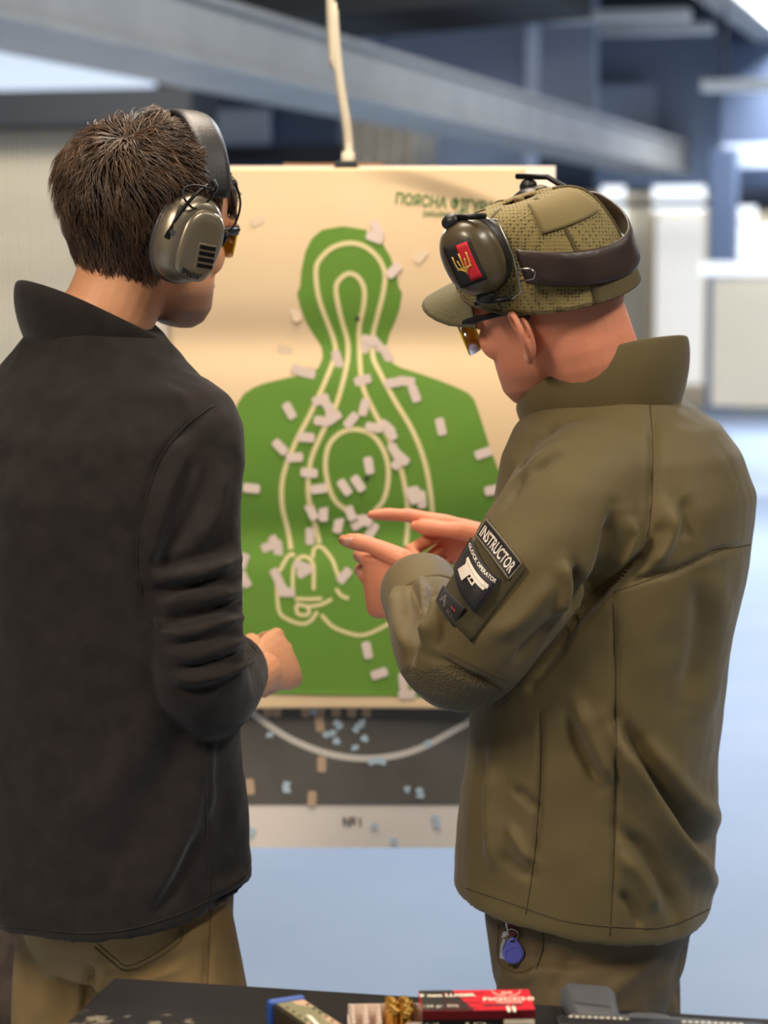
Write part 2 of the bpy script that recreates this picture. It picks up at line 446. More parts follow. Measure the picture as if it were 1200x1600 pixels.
# ================================================================== THE PAPER TARGET
TA = math.radians(11)
T_R = Vector((math.cos(TA), -math.sin(TA), 0)); T_N = Vector((-math.sin(TA), -math.cos(TA), 0))   # right along the sheet, towards the viewer
T_C = W(560, 700, 3.73)
def tpl(u, v, lift=0.0):
    """point on the plane of the hanging sheets"""
    d = ray(u, v); o = Vector((0, 0, CAM_Z)); t = (T_C - o).dot(T_N) / d.dot(T_N)
    return o + d * t
def crease(u, v):
    """how far the paper stands off its board: two folds, a lifted top corner, slack"""
    z = 0.032 + 0.004 * math.sin(u * 0.012 + v * 0.004)
    z += -0.011 * math.exp(-((v - 532) / 42) ** 2) - 0.011 * math.exp(-((v - 834) / 40) ** 2)
    z += 0.006 * math.sin((v - 532) / 300 * math.pi) ** 2
    e = (u - 560) / 260.0; yy = 272 + 78 * max(0, e) ** 1.5
    if u > 560: z += 0.012 * max(0, min(1, (yy + 8 - v) / 26.0)) * min(1, e * 2)
    z += 0.010 * max(0, (v - 980) / 130) ** 2
    return z
def tp(u, v, lift=0.0):
    return tpl(u, v) + T_N * (crease(u, v) + lift)
m_paper = mat('cream_paper', (232, 206, 168), 0.75, var=(226, 198, 158), vscale=3, bump=0.05, bscale=30)
m_green = mat('green_print', (102, 146, 48), 0.7, var=(94, 138, 44), vscale=6)
m_greendk = mat('green_letters', (52, 120, 62), 0.7)
m_line = mat('cream_line_print', (226, 212, 160), 0.7)
m_patch = mat('pale_pink_patch', (222, 204, 194), 0.8)
m_patch2 = mat('tan_patch', (204, 176, 148), 0.8)
m_board = mat('white_board_paper', (246, 236, 226), 0.8)
m_blackp = mat('charcoal_print', (96, 92, 86), 0.75, var=(108, 104, 98), vscale=8)
m_hole = mat('torn_light_hole', (196, 218, 232), 0.8)
m_ink = mat('black_marker', (50, 46, 44), 0.7)
m_ring = mat('white_ring_print', (226, 220, 210), 0.75)
m_rope = mat('cream_rope', (196, 188, 168), 0.8, bump=0.5, bscale=400)
m_card = mat('brown_cardboard', (150, 116, 80), 0.8)

bw_v = 1324
b_root = thing('target_board', 'white backing sheet with charcoal lower target and white ring', 'target', tpl(545, bw_v))
def grid_sheet(fn, us, vs):
    mb = MB(); n = len(us)
    P = [fn(u, v) for v in vs for u in us]
    return mb.add(P, [(i * n + j, i * n + j + 1, (i + 1) * n + j + 1, (i + 1) * n + j) for i in range(len(vs) - 1) for j in range(n - 1)])
lin_sp = lambda a, b, n: [a + (b - a) * i / (n - 1) for i in range(n)]
grid_sheet(lambda u, v: tpl(u, v), lin_sp(216, 868, 12), lin_sp(259, bw_v, 16)).build('backing_sheet', m_board, b_root, thick=0.004)
grid_sheet(lambda u, v: tpl(u, v) + T_N * 0.004, lin_sp(232, 868, 12), lin_sp(900, 1256, 8)).build('charcoal_print', m_blackp, b_root, thick=0.001)
def ribbon(pts, w, fn, lift, n=6):
    P = spline(pts, n); mb = MB(); vs = []
    for i, p in enumerate(P):
        a = P[max(i - 1, 0)]; b = P[min(i + 1, len(P) - 1)]; t = (b - a) / (np.linalg.norm(b - a) + 1e-9); nn = np.array((-t[1], t[0])) * w / 2
        vs += [fn(*(p + nn), lift), fn(*(p - nn), lift)]
    return mb.add(vs, [(2 * i, 2 * i + 1, 2 * i + 3, 2 * i + 2) for i in range(len(P) - 1)])
ring_pts = [(330, 1040), (360, 1082), (395, 1112), (440, 1145), (480, 1165), (520, 1178), (565, 1184), (610, 1181), (655, 1169), (705, 1143), (745, 1118), (800, 1060)]
ribbon(ring_pts, 10, lambda u, v, l: tpl(u, v) + T_N * l, 0.0052).build('ring', m_ring, b_root, thick=0.0006)
vs, fs = text_mesh('№1', 0.022, 0.0003)
TM = Matrix((T_R, Vector((0, 0, 1)), T_N)).transposed().to_4x4()
MB().add(vs, fs).xf(Matrix.Translation(tpl(552, 1285) + T_N * 0.0035) @ TM @ Matrix.Rotation(0.05, 4, 'Z')).build('handwritten_number', m_ink, b_root)

p_root = thing('paper_target', 'cream paper target with green torso silhouette and lettering', 'target', tpl(545, 1105))
grid_sheet(tp, lin_sp(268, 826, 48), lin_sp(264, 1100, 168)).build('sheet', m_paper, p_root, smooth=True, thick=0.0008)
sil = [(545, 354), (575, 357), (600, 372), (617, 400), (627, 430), (630, 450), (635, 456), (630, 482), (622, 502), (612, 522), (607, 545), (612, 560), (625, 571), (660, 582), (700, 596), (735, 611), (746, 622),
       (756, 650), (772, 700), (790, 745), (806, 800), (814, 860), (820, 960), (820, 1086), (700, 1083), (560, 1080), (430, 1078), (285, 1073), (296, 980), (318, 880), (338, 800), (355, 740), (367, 690), (375, 650), (381, 628), (392, 612), (412, 600), (450, 590), (490, 582), (505, 573), (511, 557),
       (508, 540), (495, 520), (485, 502), (478, 480), (473, 458), (478, 448), (480, 425), (486, 395), (497, 372), (516, 357)]
def fill_poly(poly, fn, lift, step=12):
    """polygon printed on the wavy sheet: rows of quads between its left and right limits"""
    P = np.asarray(poly, float); mb = MB()
    y0, y1 = P[:, 1].min(), P[:, 1].max(); ys = np.linspace(y0 + 0.3, y1 - 0.3, int((y1 - y0) / step) + 2); rows = []
    for y in ys:
        xs = []
        for i in range(len(P)):
            a, b = P[i], P[(i + 1) % len(P)]
            if (a[1] - y) * (b[1] - y) < 0: xs.append(a[0] + (b[0] - a[0]) * (y - a[1]) / (b[1] - a[1]))
        rows.append((min(xs), max(xs)) if xs else rows[-1])
    n = 24
    vs = [fn(l + (r - l) * j / n, y, lift) for (l, r), y in zip(rows, ys) for j in range(n + 1)]
    return mb.add(vs, [(i * (n + 1) + j, i * (n + 1) + j + 1, (i + 1) * (n + 1) + j + 1, (i + 1) * (n + 1) + j) for i in range(len(ys) - 1) for j in range(n)])
top = np.array(sil)
fill_poly(sil, tp, 0.0013, 5).build('green_silhouette', m_green, p_root, smooth=True)
L_outer = [(461, 855), (455, 822), (449, 785), (452, 740), (470, 691), (493, 646), (515, 597), (528, 560), (529, 538), (518, 502), (506, 461), (503, 421), (511, 403), (529, 387), (554, 380), (578, 385), (599, 403), (609, 427), (606, 457), (596, 493), (588, 522), (588, 556), (601, 583), (623, 623), (650, 668), (668, 713), (677, 758), (680, 800), (676, 850)]
L_mid = [(504, 846), (494, 800), (490, 770), (491, 740), (497, 709), (515, 668), (533, 632), (547, 578), (549, 538), (541, 502), (534, 461), (535, 443), (545, 431), (556, 427), (569, 434), (577, 452), (575, 479), (567, 511), (567, 547), (574, 601), (592, 641), (614, 682), (632, 727), (640, 767), (642, 800), (638, 850)]
L_in = [(548, 795), (530, 778), (520, 750), (517, 720), (523, 692), (540, 674), (563, 668), (588, 676), (605, 698), (613, 725), (612, 755), (604, 780), (590, 796)]
small = [[(445, 888), (456, 867), (463, 862), (466, 866)], [(466, 922), (466, 885), (472, 870), (481, 866), (491, 870), (497, 882), (498, 917)], [(495, 868), (497, 854), (508, 852), (525, 871), (533, 890), (540, 905)],
         [(469, 930), (490, 931), (511, 930)], [(471, 938), (490, 942), (510, 939), (526, 931)], [(471, 941), (475, 954), (490, 954), (490, 942)], [(441, 905), (445, 948), (459, 962), (480, 969), (494, 964), (504, 950)],
         [(510, 955), (527, 973), (550, 983), (571, 987), (594, 980), (630, 960)], [(532, 915), (541, 926), (552, 930)], [(440, 885), (448, 905), (466, 926)]]
for L_ in (L_outer, L_mid, L_in): ribbon(L_, 7.5, tp, 0.0020).build('zone_line', m_line, p_root, thick=0.0004)
for L_ in small: ribbon(L_, 5.5, tp, 0.0020).build('zone_line', m_line, p_root, thick=0.0004)
def lettering(txt, u, v, size, sx, ang, name, mt, bold=0.0):
    vs, fs = text_mesh(txt, size, 0.0003, sx=sx, bold=bold)
    c, s = math.cos(ang), math.sin(ang); k = F_PX / 3.73; out = []
    for p in vs:
        x, y = (p.x * c - p.y * s) * k, (p.x * s + p.y * c) * k
        out.append(tp(u + x, v - y, 0.0016 + p.z))
    MB().add(out, fs).build(name, mt, p_root)
lettering('Поясна фігура'.upper(), 702, 319, 0.0235, 0.80, -0.10, 'title_lettering', m_greendk, 0.0004)
lettering('(мішень №3)', 704, 335, 0.0145, 0.85, -0.03, 'subtitle_lettering', m_greendk)
# pasted patches over old holes: one shared mesh each kind
def patch_mesh(name, w, h, mt):
    r = min(w, h) * 0.25; poly = []
    for cx, cy, a0 in ((w / 2 - r, h / 2 - r, 0), (-w / 2 + r, h / 2 - r, 90), (-w / 2 + r, -h / 2 + r, 180), (w / 2 - r, -h / 2 + r, 270)):
        for q in (0, 45, 90): poly.append((cx + r * math.cos(math.radians(a0 + q)), cy + r * math.sin(math.radians(a0 + q))))
    me = MB().prism(poly, 0.0008).mesh(name); me.materials.append(mt); return me
pm = patch_mesh('paste_patch', 0.0275, 0.0145, m_patch); pm2 = patch_mesh('tan_patch', 0.026, 0.0145, m_patch2)
def stick(me, u, v, ang, root, fn, lift, name):
    o = bpy.data.objects.new(name, me); C.objects.link(o)
    M = Matrix.Translation(fn(u, v) + T_N * lift) @ TM @ Matrix.Rotation(math.radians(-ang), 4, 'Z')
    o.parent = root; o.matrix_parent_inverse = WORLD[root.name].inverted(); o.matrix_basis = M
    return o
PATCHES = [(594, 371, 20), (597, 357, 60), (623, 422, -45), (583, 531, 15), (578, 538, -60), (593, 536, 50), (609, 552, 60), (534, 560, 72), (574, 592, -15), (488, 581, 12), (476, 577, 20), (621, 596, -10), (641, 594, 5), (654, 613, 70), (510, 622, -20), (520, 630, 50), (462, 639, 60), (524, 641, 78), (577, 634, -75),
           (530, 650, -35), (557, 654, -50), (513, 655, 5), (592, 665, 8), (617, 672, 60), (612, 665, 40), (695, 664, 77), (488, 680, 3), (448, 695, 45), (470, 711, -5), (624, 702, 60), (630, 718, -50), (634, 712, 40), (761, 705, -20), (492, 735, 5), (584, 724, 80), (567, 752, 55), (546, 758, 55), (507, 760, -8), (403, 759, 5), (650, 771, 65), (664, 777, 85), (658, 770, 60), (776, 762, -12),
           (494, 796, 65), (512, 798, 90), (534, 817, -78), (553, 797, 68), (566, 815, -30), (574, 808, 40), (585, 827, -60), (490, 835, 90), (428, 850, -20), (437, 846, 60), (441, 854, 85), (389, 873, -70), (392, 900, 62), (441, 896, 62), (450, 913, 60), (457, 920, 0), (479, 880, 20), (484, 888, -30), (545, 895, -50), (581, 1010, 78), (600, 1046, -20), (637, 1058, 85), (643, 1078, -5), (589, 848, 10)]
for i, (u, v, a) in enumerate(PATCHES): stick(pm, u, v, a, p_root, tp, 0.0025 + 0.0003 * (i % 4), 'paste_patch')
for u in (419, 434, 479, 501, 526, 551, 573): stick(pm2, u, 1107, 90 + rng.uniform(-6, 6), b_root, tpl, 0.0045, 'tan_patch')
for (u, v, a) in [(501, 1130, 85), (504, 1193, 90), (392, 1228, 85), (489, 1247, 92)]: stick(pm2, u, v, a, b_root, tpl, 0.0055, 'tan_patch')
def torn_mesh(seed):
    r = random.Random(seed); n = 9
    return MB().prism([(0.0062 * r.uniform(0.5, 1.2) * math.cos(2 * math.pi * i / n), 0.0075 * r.uniform(0.5, 1.25) * math.sin(2 * math.pi * i / n)) for i in range(n)], 0.0012).mesh('bullet_hole')
tm = [torn_mesh(i) for i in range(4)]
for m_ in tm: m_.materials.append(m_hole)
for i, (u, v) in enumerate([(528, 1128), (532, 1134), (521, 1144), (510, 1147), (527, 1156), (567, 1127), (564, 1132), (557, 1139), (571, 1152), (556, 1167), (583, 1189), (590, 1187), (599, 1188), (423, 1147), (489, 1097), (491, 1112), (670, 1160), (449, 1224), (450, 1233), (637, 1232), (657, 1234), (658, 1242), (683, 1277), (685, 1286), (618, 1312), (587, 1289), (396, 1296), (392, 1302)]):
    stick(tm[i % 4], u, v, (i * 47) % 180, b_root, tpl, 0.0058, 'bullet_hole')
# small dark holes in the paper
hm = MB().prism([(0.004 * math.cos(a), 0.004 * math.sin(a)) for a in np.linspace(0, 2 * math.pi, 9)[:-1]], 0.0004).mesh('bullet_hole'); hm.materials.append(m_ink)
for (u, v) in [(565, 497), (580, 745), (579, 716)]: stick(hm, u, v, 0, p_root, tp, 0.0024, 'bullet_hole')
# faint grey scuffs pasted on the cream paper
m_scuff = mat('faded_patch', (226, 204, 176), 0.8)
sm = patch_mesh('faded_patch', 0.024, 0.014, m_scuff)
for (u, v, a) in [(412, 345, -20), (470, 490, 70), (664, 400, -50), (452, 545, 20), (488, 577, 0)]: stick(sm, u, v, a, p_root, tp, 0.0012, 'faded_patch')

# rope from the ceiling, clip and cardboard strip on the top edge
rp = [tpl(545, 258) + T_N * 0.006, W(545, 230, 3.74), W(541, 190, 3.74), W(533, 140, 3.74), W(526, 80, 3.74), W(520, 0, 3.74), W(514, -80, 3.74)]
rp += [Vector((rp[-1].x - 0.05, 3.74, 4.3))]
rope = thing('hanging_rope', 'cream rope holding the target board from above', 'rope', rp[0])
MB().tube(spline(rp, 5), 0.0075, 10).build('cord', m_rope, rope, smooth=True)
MB().tube([rp[0] + Vector((0, 0, -0.012)), rp[0] + Vector((0, 0, 0.02))], [0.012, 0.010], 10).build('knot', m_rope, rope, smooth=True)
cl = thing('cardboard_strip', 'brown torn cardboard strip with a dark clip on the board top', 'cardboard', tpl(520, 258))
grid_sheet(lambda u, v: tpl(u, v) - T_N * 0.012 + T_N * 0.005 * math.sin(u * 0.05), lin_sp(440, 596, 14), [254 + 0, 262, 300]).build('strip', m_card, cl, thick=0.004)
MB().box((0, 0, 0), (0.035, 0.014, 0.02), Matrix.Translation(tpl(543, 262) + T_N * 0.012) @ Matrix.Rotation(-TA, 4, 'Z')).build('clip', m_dark, cl, bevel=0.002)
# ================================================================== BENCH AND WHAT LIES ON IT
TZ = 0.95
BA = math.radians(-11.5)
m_bench = mat('black_bench_top', (19, 18, 18), 0.7, var=(28, 26, 26), vscale=14, bump=0.15, bscale=120, spec=0.2)
def scuffed(m):
    nt = m.node_tree; N = nt.nodes; L = nt.links; b = N['Principled BSDF']
    tc = N.new('ShaderNodeTexCoord'); t = N.new('ShaderNodeTexNoise'); t.inputs['Scale'].default_value = 55; t.inputs['Detail'].default_value = 6
    big = N.new('ShaderNodeTexNoise'); big.inputs['Scale'].default_value = 7
    mul = N.new('ShaderNodeMath'); mul.operation = 'MULTIPLY'
    r = N.new('ShaderNodeValToRGB'); r.color_ramp.elements[0].position = 0.36; r.color_ramp.elements[1].position = 0.44
    mx = N.new('ShaderNodeMix'); mx.data_type = 'RGBA'
    old = b.inputs['Base Color'].links[0].from_socket
    L.new(tc.outputs['Object'], t.inputs['Vector']); L.new(tc.outputs['Object'], big.inputs['Vector'])
    L.new(t.outputs['Fac'], mul.inputs[0]); L.new(big.outputs['Fac'], mul.inputs[1]); L.new(mul.outputs[0], r.inputs['Fac'])
    L.new(r.outputs['Color'], mx.inputs['Factor']); L.new(old, mx.inputs['A']); mx.inputs['B'].default_value = lin((120, 112, 96))
    L.new(mx.outputs['Result'], b.inputs['Base Color'])
scuffed(m_bench)
corner = RZ(178, 1526, TZ)
bench = thing('shooting_bench', 'black scuffed bench top across the bottom edge', 'table', (corner.x, corner.y, 0))
BM = Matrix.Translation((corner.x, corner.y, 0)) @ Matrix.Rotation(BA, 4, 'Z')
MB().box((0.85, -0.35, TZ - 0.02), (1.70, 0.70, 0.04), BM).build('bench_top', m_bench, bench, bevel=0.004)
for lx in (0.06, 1.64):
    for ly in (-0.06, -0.64):
        MB().box((lx, ly, (TZ - 0.04) / 2), (0.05, 0.05, TZ - 0.04), BM).build('leg', m_dark, bench, bevel=0.004)
MB().box((0.85, -0.64, 0.25), (1.55, 0.03, 0.04), BM).build('stretcher', m_dark, bench)

# --- cartridge box (red and black card)
m_red = mat('red_card', (214, 24, 48), 0.4, spec=0.5)
m_blk = mat('black_card', (24, 20, 24), 0.45)
m_print = mat('pale_print', (236, 226, 208), 0.6)
m_barc = mat('dark_print', (36, 30, 34), 0.6)
m_reddk = mat('dark_red_card', (96, 14, 26), 0.45)
bh = 0.036
pA, pB = RZ(654, 1548, TZ + bh), RZ(826, 1546, TZ + bh)
bdir = (pB - pA); bdir.z = 0; bw = bdir.length; bdir.normalize(); bfwd = Vector((-bdir.y, bdir.x, 0))
bd = 0.058
BX = Matrix((bdir, bfwd, Vector((0, 0, 1)))).transposed().to_4x4(); BX.translation = Vector((pA.x, pA.y, TZ)) - bfwd * bd    # origin: front left bottom corner
box = thing('cartridge_box', 'red and black card cartridge box with barcode', 'box', BX.translation)
sh = MB()
T_ = 0.0008
def ringbox(mb, x0, x1, mi):      # open-ended sleeve: four walls
    mb.box(((x0 + x1) / 2, bd / 2, T_ / 2), (x1 - x0, bd, T_), BX, mi); mb.box(((x0 + x1) / 2, bd / 2, bh - T_ / 2), (x1 - x0, bd, T_), BX, mi)
    mb.box(((x0 + x1) / 2, T_ / 2, bh / 2), (x1 - x0, T_, bh), BX, mi); mb.box(((x0 + x1) / 2, bd - T_ / 2, bh / 2), (x1 - x0, T_, bh), BX, mi)
MB().box((bw / 2, bd / 2, bh - T_ / 2), (bw, bd, T_), BX).build('top_panel', m_red, box)
MB().box((bw / 2, T_ / 2, bh / 2), (bw, T_, bh - 2 * T_), BX).build('front_panel', m_blk, box)
MB().box((bw / 2, bd - T_ / 2, bh / 2), (bw, T_, bh - 2 * T_), BX).build('rear_panel', m_red, box)
MB().box((bw / 2, bd / 2, T_ / 2), (bw, bd, T_), BX).build('bottom_panel', m_red, box)
MB().box((bw - T_ / 2, bd / 2, bh / 2), (T_, bd - 2 * T_, bh - 2 * T_), BX).build('end_flap', m_reddk, box)
MB().box((bw / 2, -0.0002, bh - 0.004), (bw, 0.0005, 0.008), BX).build('front_red_band', m_reddk, box)
# black corner printed on the top, wedge
w1 = MB().prism([(0.0005, 0.0005), (bw * 0.46, 0.0005), (bw * 0.30, bd - 0.0005), (0.0005, bd - 0.0005)], 0.0003, BX @ Matrix.Translation((0, 0, bh))).build('top_black_print', m_blk, box)
for (a, b) in [(0.10, 0.50), (0.34, 0.56), (0.62, 0.48), (0.8, 0.58)]:
    MB().prism([(bw * 0.2, bd * a), (bw * b, bd * a), (bw * b, bd * a + 0.0012), (bw * 0.2, bd * a + 0.003)], 0.0004, BX @ Matrix.Translation((0, 0, bh))).build('speed_streak', m_reddk, box)
def put_text(txt, size, x, y, name, mt, sx=1.0, bold=0.0, face='top'):
    vs, fs = text_mesh(txt, size, 0.0002, sx=sx, bold=bold)
    M = BX @ (Matrix.Translation((x, y, bh + 0.0005)) if face == 'top' else Matrix.Translation((x, -0.0006, y)) @ Matrix.Rotation(math.pi / 2, 4, 'X'))
    MB().add(vs, fs).xf(M).build(name, mt, box)
put_text('9 mm LUGER', 0.0105, bw * 0.25, bd * 0.72, 'calibre_lettering', m_print, 0.85, 0.0004)
put_text('FIOCCHI', 0.0125, bw * 0.79, bd * 0.50, 'maker_lettering', m_print, 0.95, 0.0003)
put_text('TRAINING', 0.006, bw * 0.79, bd * 0.34, 'small_lettering', m_print, 0.8)
put_text('123 gr  FMJ', 0.007, bw * 0.17, bd * 0.2, 'small_lettering', m_print, 1.0)
# emblem: cup-like wings with letters
em = BX @ Matrix.Translation((bw * 0.79, bd * 0.80, bh + 0.0004))
for s in (-1, 1):
    MB().tube([em @ Vector((s * x, y, 0)) for x, y in [(0.013, 0.009), (0.012, 0.001), (0.008, -0.005), (0.002, -0.008)]], 0.0007, 6, flat=0.5).build('emblem_wing', m_print, box)
    MB().box((s * 0.0025, -0.045, 0), (0.0028, 0.016, 0.0003), em).build('emblem_stripe', m_print, box)
vs, fs = text_mesh('GF', 0.009, 0.0002); MB().add(vs, fs).xf(em @ Matrix.Translation((0, 0.001, 0))).build('emblem_letters', m_print, box)
for i, x in enumerate((0.60, 0.71, 0.84)):
    MB().prism([(bw * x - 0.006, bd * 0.19), (bw * x + 0.004, bd * 0.19), (bw * x + 0.007, bd * 0.26), (bw * x - 0.003, bd * 0.26)], 0.0004, BX @ Matrix.Translation((0, 0, bh))).build('badge', m_barc, box)
# front face marks: barcode, recycling triangle, symbols
MB().box((bw * 0.86, -0.0006, bh * 0.40), (bw * 0.27, 0.0006, bh * 0.72), BX).build('barcode_label', m_print, box)
x = bw * 0.745
bars = MB()
while x < bw * 0.975:
    w = random.choice([0.0006, 0.0009, 0.0014]); bars.box((x, -0.001, bh * 0.40), (w, 0.0004, bh * 0.5), BX); x += w + random.choice([0.0007, 0.001])
bars.build('barcode', m_barc, box)
MB().tube([BX @ Vector((bw * 0.40 + 0.005 * math.sin(a), -0.0008, bh * 0.55 + 0.005 * math.cos(a))) for a in (0, 2.094, 4.189, 6.283)], 0.0006, 6).build('recycling_mark', m_print, box)
MB().tube([BX @ Vector((bw * 0.51 + dx * 0.0045, -0.0008, bh * 0.55 + dz * 0.0045)) for dx, dz in ((-1, -1), (1, -1), (1, 1), (-1, 1), (-1, -1))], 0.0005, 6).build('symbol_frame', m_print, box)
put_text('CIP', 0.006, bw * 0.585, bh * 0.56, 'front_lettering', m_print, face='front')
put_text('50', 0.006, bw * 0.51, bh * 0.55, 'front_lettering', m_print, face='front')
put_text('9x19', 0.006, bw * 0.09, bh * 0.62, 'front_lettering', m_print, face='front')

# --- white tray slid out to the left with cartridges
m_tray = mat('white_plastic', (226, 208, 196), 0.5, sss=0.1)
m_brass = mat('brass', (222, 176, 84), 0.22, metal=1.0)
m_primer = mat('primer_brass', (236, 200, 120), 0.25, metal=1.0)
tl = 0.064
tray = thing('cartridge_tray', 'white plastic cartridge tray pulled halfway out of the red box', 'tray', BX @ Vector((-tl, bd / 2, 0)))
BT = BX @ Matrix.Translation((0, 0.002, T_))
th = 0.024; td = bd - 0.004
MB().box((-tl / 2 + 0.01, td / 2, 0.001), (tl + 0.02, td, 0.002), BT).build('base', m_tray, tray, bevel=0.0004)
MB().prism([(-tl, 0), (0.02, 0), (0.02, th), (-0.012, th), (-tl * 0.45, th * 0.55), (-tl, th * 0.5)], 0.0012, BT @ Matrix.Rotation(math.pi / 2, 4, 'X')).build('front_wall', m_tray, tray)
MB().box((-tl / 2 + 0.01, td, th / 2), (tl + 0.02, 0.0012, th), BT).build('rear_wall', m_tray, tray)
MB().box((-tl, td / 2, th * 0.3), (0.0012, td, th * 0.6), BT).build('end_wall', m_tray, tray)
pitch = td / 5
peg = None
for i in range(5):
    for j in range(5):
        x, y = -tl + 0.004 + i * 0.0118, pitch * (j + 0.5)
        mb = MB().loft([[Vector((x + a * 0.0036, y + b * 0.0048, 0.002)) for a, b in ((-1, -1), (1, -1), (1, 1), (-1, 1))], [Vector((x + a * 0.0009, y + b * 0.0015, th)) for a, b in ((-1, -1), (1, -1), (1, 1), (-1, 1))]])
        if i < 3: mb.xf(BT).build('peg', m_tray, tray)
def cart_mesh():
    prof = [(0.0003, 0.0295), (0.0047, 0.0295), (0.0050, 0.0292), (0.0050, 0.0284), (0.0043, 0.0280), (0.0043, 0.0272), (0.00495, 0.0262), (0.0048, 0.0105), (0.0044, 0.0060), (0.0026, 0.0015), (0.0004, 0.0)]
    me = MB().loft([[(r * math.cos(2 * math.pi * k / 16), r * math.sin(2 * math.pi * k / 16), z) for k in range(16)] for r, z in prof]).mesh('case')
    bm = bmesh.new(); bm.from_mesh(me); bmesh.ops.recalc_face_normals(bm, faces=bm.faces); bm.to_mesh(me); bm.free(); me.materials.append(m_brass); return me
cm = cart_mesh()
prm = MB().loft([[(r * math.cos(2 * math.pi * k / 12), r * math.sin(2 * math.pi * k / 12), z) for k in range(12)] for r, z in ((0.0022, 0.0294), (0.0022, 0.0298), (0.0018, 0.0299))]).mesh('primer'); prm.materials.append(m_primer)
nc = 0
for i in range(2):
    for j in range(5):
        if i == 0 and j < 1: continue
        p = BT @ Vector((-0.0262 + i * 0.0125 + 0.003 * (j % 2), pitch * (j + 0.5), 0.0022))
        o = bpy.data.objects.new('cartridge', None); C.objects.link(o); o.empty_display_size = 0.01; o.location = p
        ordn = ['nearest', 'second', 'third', 'fourth', 'farthest'][j]
        tag(o, 'brass cartridge base up, %s of the row %s' % (ordn, ['standing free in the tray', 'touching the red box'][i]), 'cartridge', 'cartridges in the white tray')
        for nm, me in (('case', cm), ('primer', prm)):
            c_ = bpy.data.objects.new(nm, me); C.objects.link(c_); c_.parent = o

# --- pistol magazine with blue base plate
m_mag = mat('camo_magazine', (128, 124, 92), 0.5, var=(196, 160, 132), vscale=22, contrast=(0.52, 0.56), vdetail=1)
m_magside = mat('dark_magazine_side', (72, 64, 54), 0.35, metal=0.4)
m_blue = mat('blue_plastic', (44, 84, 168), 0.4)
q0, q1 = RZ(452, 1570, TZ + 0.02), RZ(556, 1640, TZ + 0.02)
md = (q1 - q0); md.z = 0; md.normalize(); ms = Vector((md.y, -md.x, 0))
if ms.x < 0: ms = -ms
MG = Matrix((md, Vector((0, 0, 1)).cross(md), Vector((0, 0, 1)))).transposed().to_4x4(); MG.translation = Vector((q0.x, q0.y, TZ))
mag = thing('pistol_magazine', 'camouflage pistol magazine with blue base plate lying flat', 'magazine', MG.translation)
MB().box((0.06, 0, 0.0125), (0.125, 0.032, 0.021), MG).build('body', m_magside, mag, bevel=0.003)
MB().box((0.058, 0, 0.0233), (0.112, 0.027, 0.0012), MG).build('camo_skin', m_mag, mag, bevel=0.0005)
MB().box((-0.007, 0, 0.0125), (0.010, 0.038, 0.025), MG).build('base_plate', m_blue, mag, bevel=0.004, segs=3)
hl = MB().loft([[(0.0016 * math.cos(2 * math.pi * k / 10), 0.0016 * math.sin(2 * math.pi * k / 10), z) for k in range(10)] for z in (0, 0.0006)]).mesh('witness_hole'); hl.materials.append(m_dark)
for i in range(7):
    for s in (-1, 1):
        o = bpy.data.objects.new('witness_hole', hl); C.objects.link(o); o.parent = mag; o.matrix_parent_inverse = WORLD[mag.name].inverted(); o.matrix_basis = MG @ Matrix.Translation((0.018 + 0.013 * i, s * 0.010, 0.0238))
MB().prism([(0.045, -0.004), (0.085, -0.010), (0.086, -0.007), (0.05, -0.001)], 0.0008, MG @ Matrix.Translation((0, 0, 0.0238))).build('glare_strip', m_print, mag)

# --- pistol lying on its side, grip away from the viewer
m_poly = mat('grey_polymer', (70, 72, 78), 0.5, bump=0.25, bscale=900)
m_slide = mat('black_steel', (52, 52, 58), 0.35, metal=0.6)
m_slot = mat('bright_slot', (232, 228, 214), 0.5)
g0, g1 = RZ(876, 1581, TZ + 0.026), RZ(1196, 1594, TZ + 0.026)
gd = (g1 - g0); gd.z = 0; gl = gd.length; gd.normalize(); gf = Vector((-gd.y, gd.x, 0))
GM = Matrix((gd, gf, Vector((0, 0, 1)))).transposed().to_4x4(); GM.translation = Vector((g0.x, g0.y, TZ))
gun = thing('pistol', 'black pistol lying on its side, grip pointing away from the viewer', 'pistol', GM.translation)
s_ = gl / 0.19
G = GM @ Matrix.Scale(s_, 4)
def gp(poly, z0, z1, name, mt, bev=0.002):
    return MB().prism(poly, z1 - z0, G @ Matrix.Translation((0, 0, z0))).build(name, mt, gun, bevel=bev)
gp([(0, -0.030), (0.190, -0.030), (0.190, -0.004), (0.186, 0.0), (0.0, 0.0), (-0.003, -0.004)], 0.0008, 0.0255, 'slide', m_slide, 0.003)
gp([(0.006, 0.0), (0.150, 0.0), (0.150, 0.006), (0.112, 0.011), (0.060, 0.013), (0.01, 0.012)], 0.003, 0.0235, 'frame', m_poly, 0.002)
MB().loft([[G @ Vector((cx + a * ha, cy - 0.004 + a * -0.004, 0.0135 + 0.0135 * sc * b)) for a, b in ((-1, -0.55), (-0.75, -1), (0.75, -1), (1, -0.55), (1, 0.55), (0.75, 1), (-0.75, 1), (-1, 0.55))]
           for cx, cy, ha, sc in ((0.034, 0.006, 0.024, 0.85), (0.030, 0.030, 0.0245, 0.95), (0.026, 0.058, 0.025, 1.0), (0.0225, 0.086, 0.0265, 1.02), (0.0215, 0.094, 0.026, 0.98), (0.0215, 0.0965, 0.0235, 0.85))]).build('grip', m_poly, gun, smooth=True, bevel=0.0015)
gp([(0.012, 0.03), (0.045, 0.022), (0.041, 0.078), (0.008, 0.084)], 0.0268, 0.0276, 'grip_panel', m_poly, 0.0004)
tg = [(0.060, 0.010), (0.062, 0.030), (0.070, 0.037), (0.092, 0.037), (0.102, 0.030), (0.108, 0.010)]
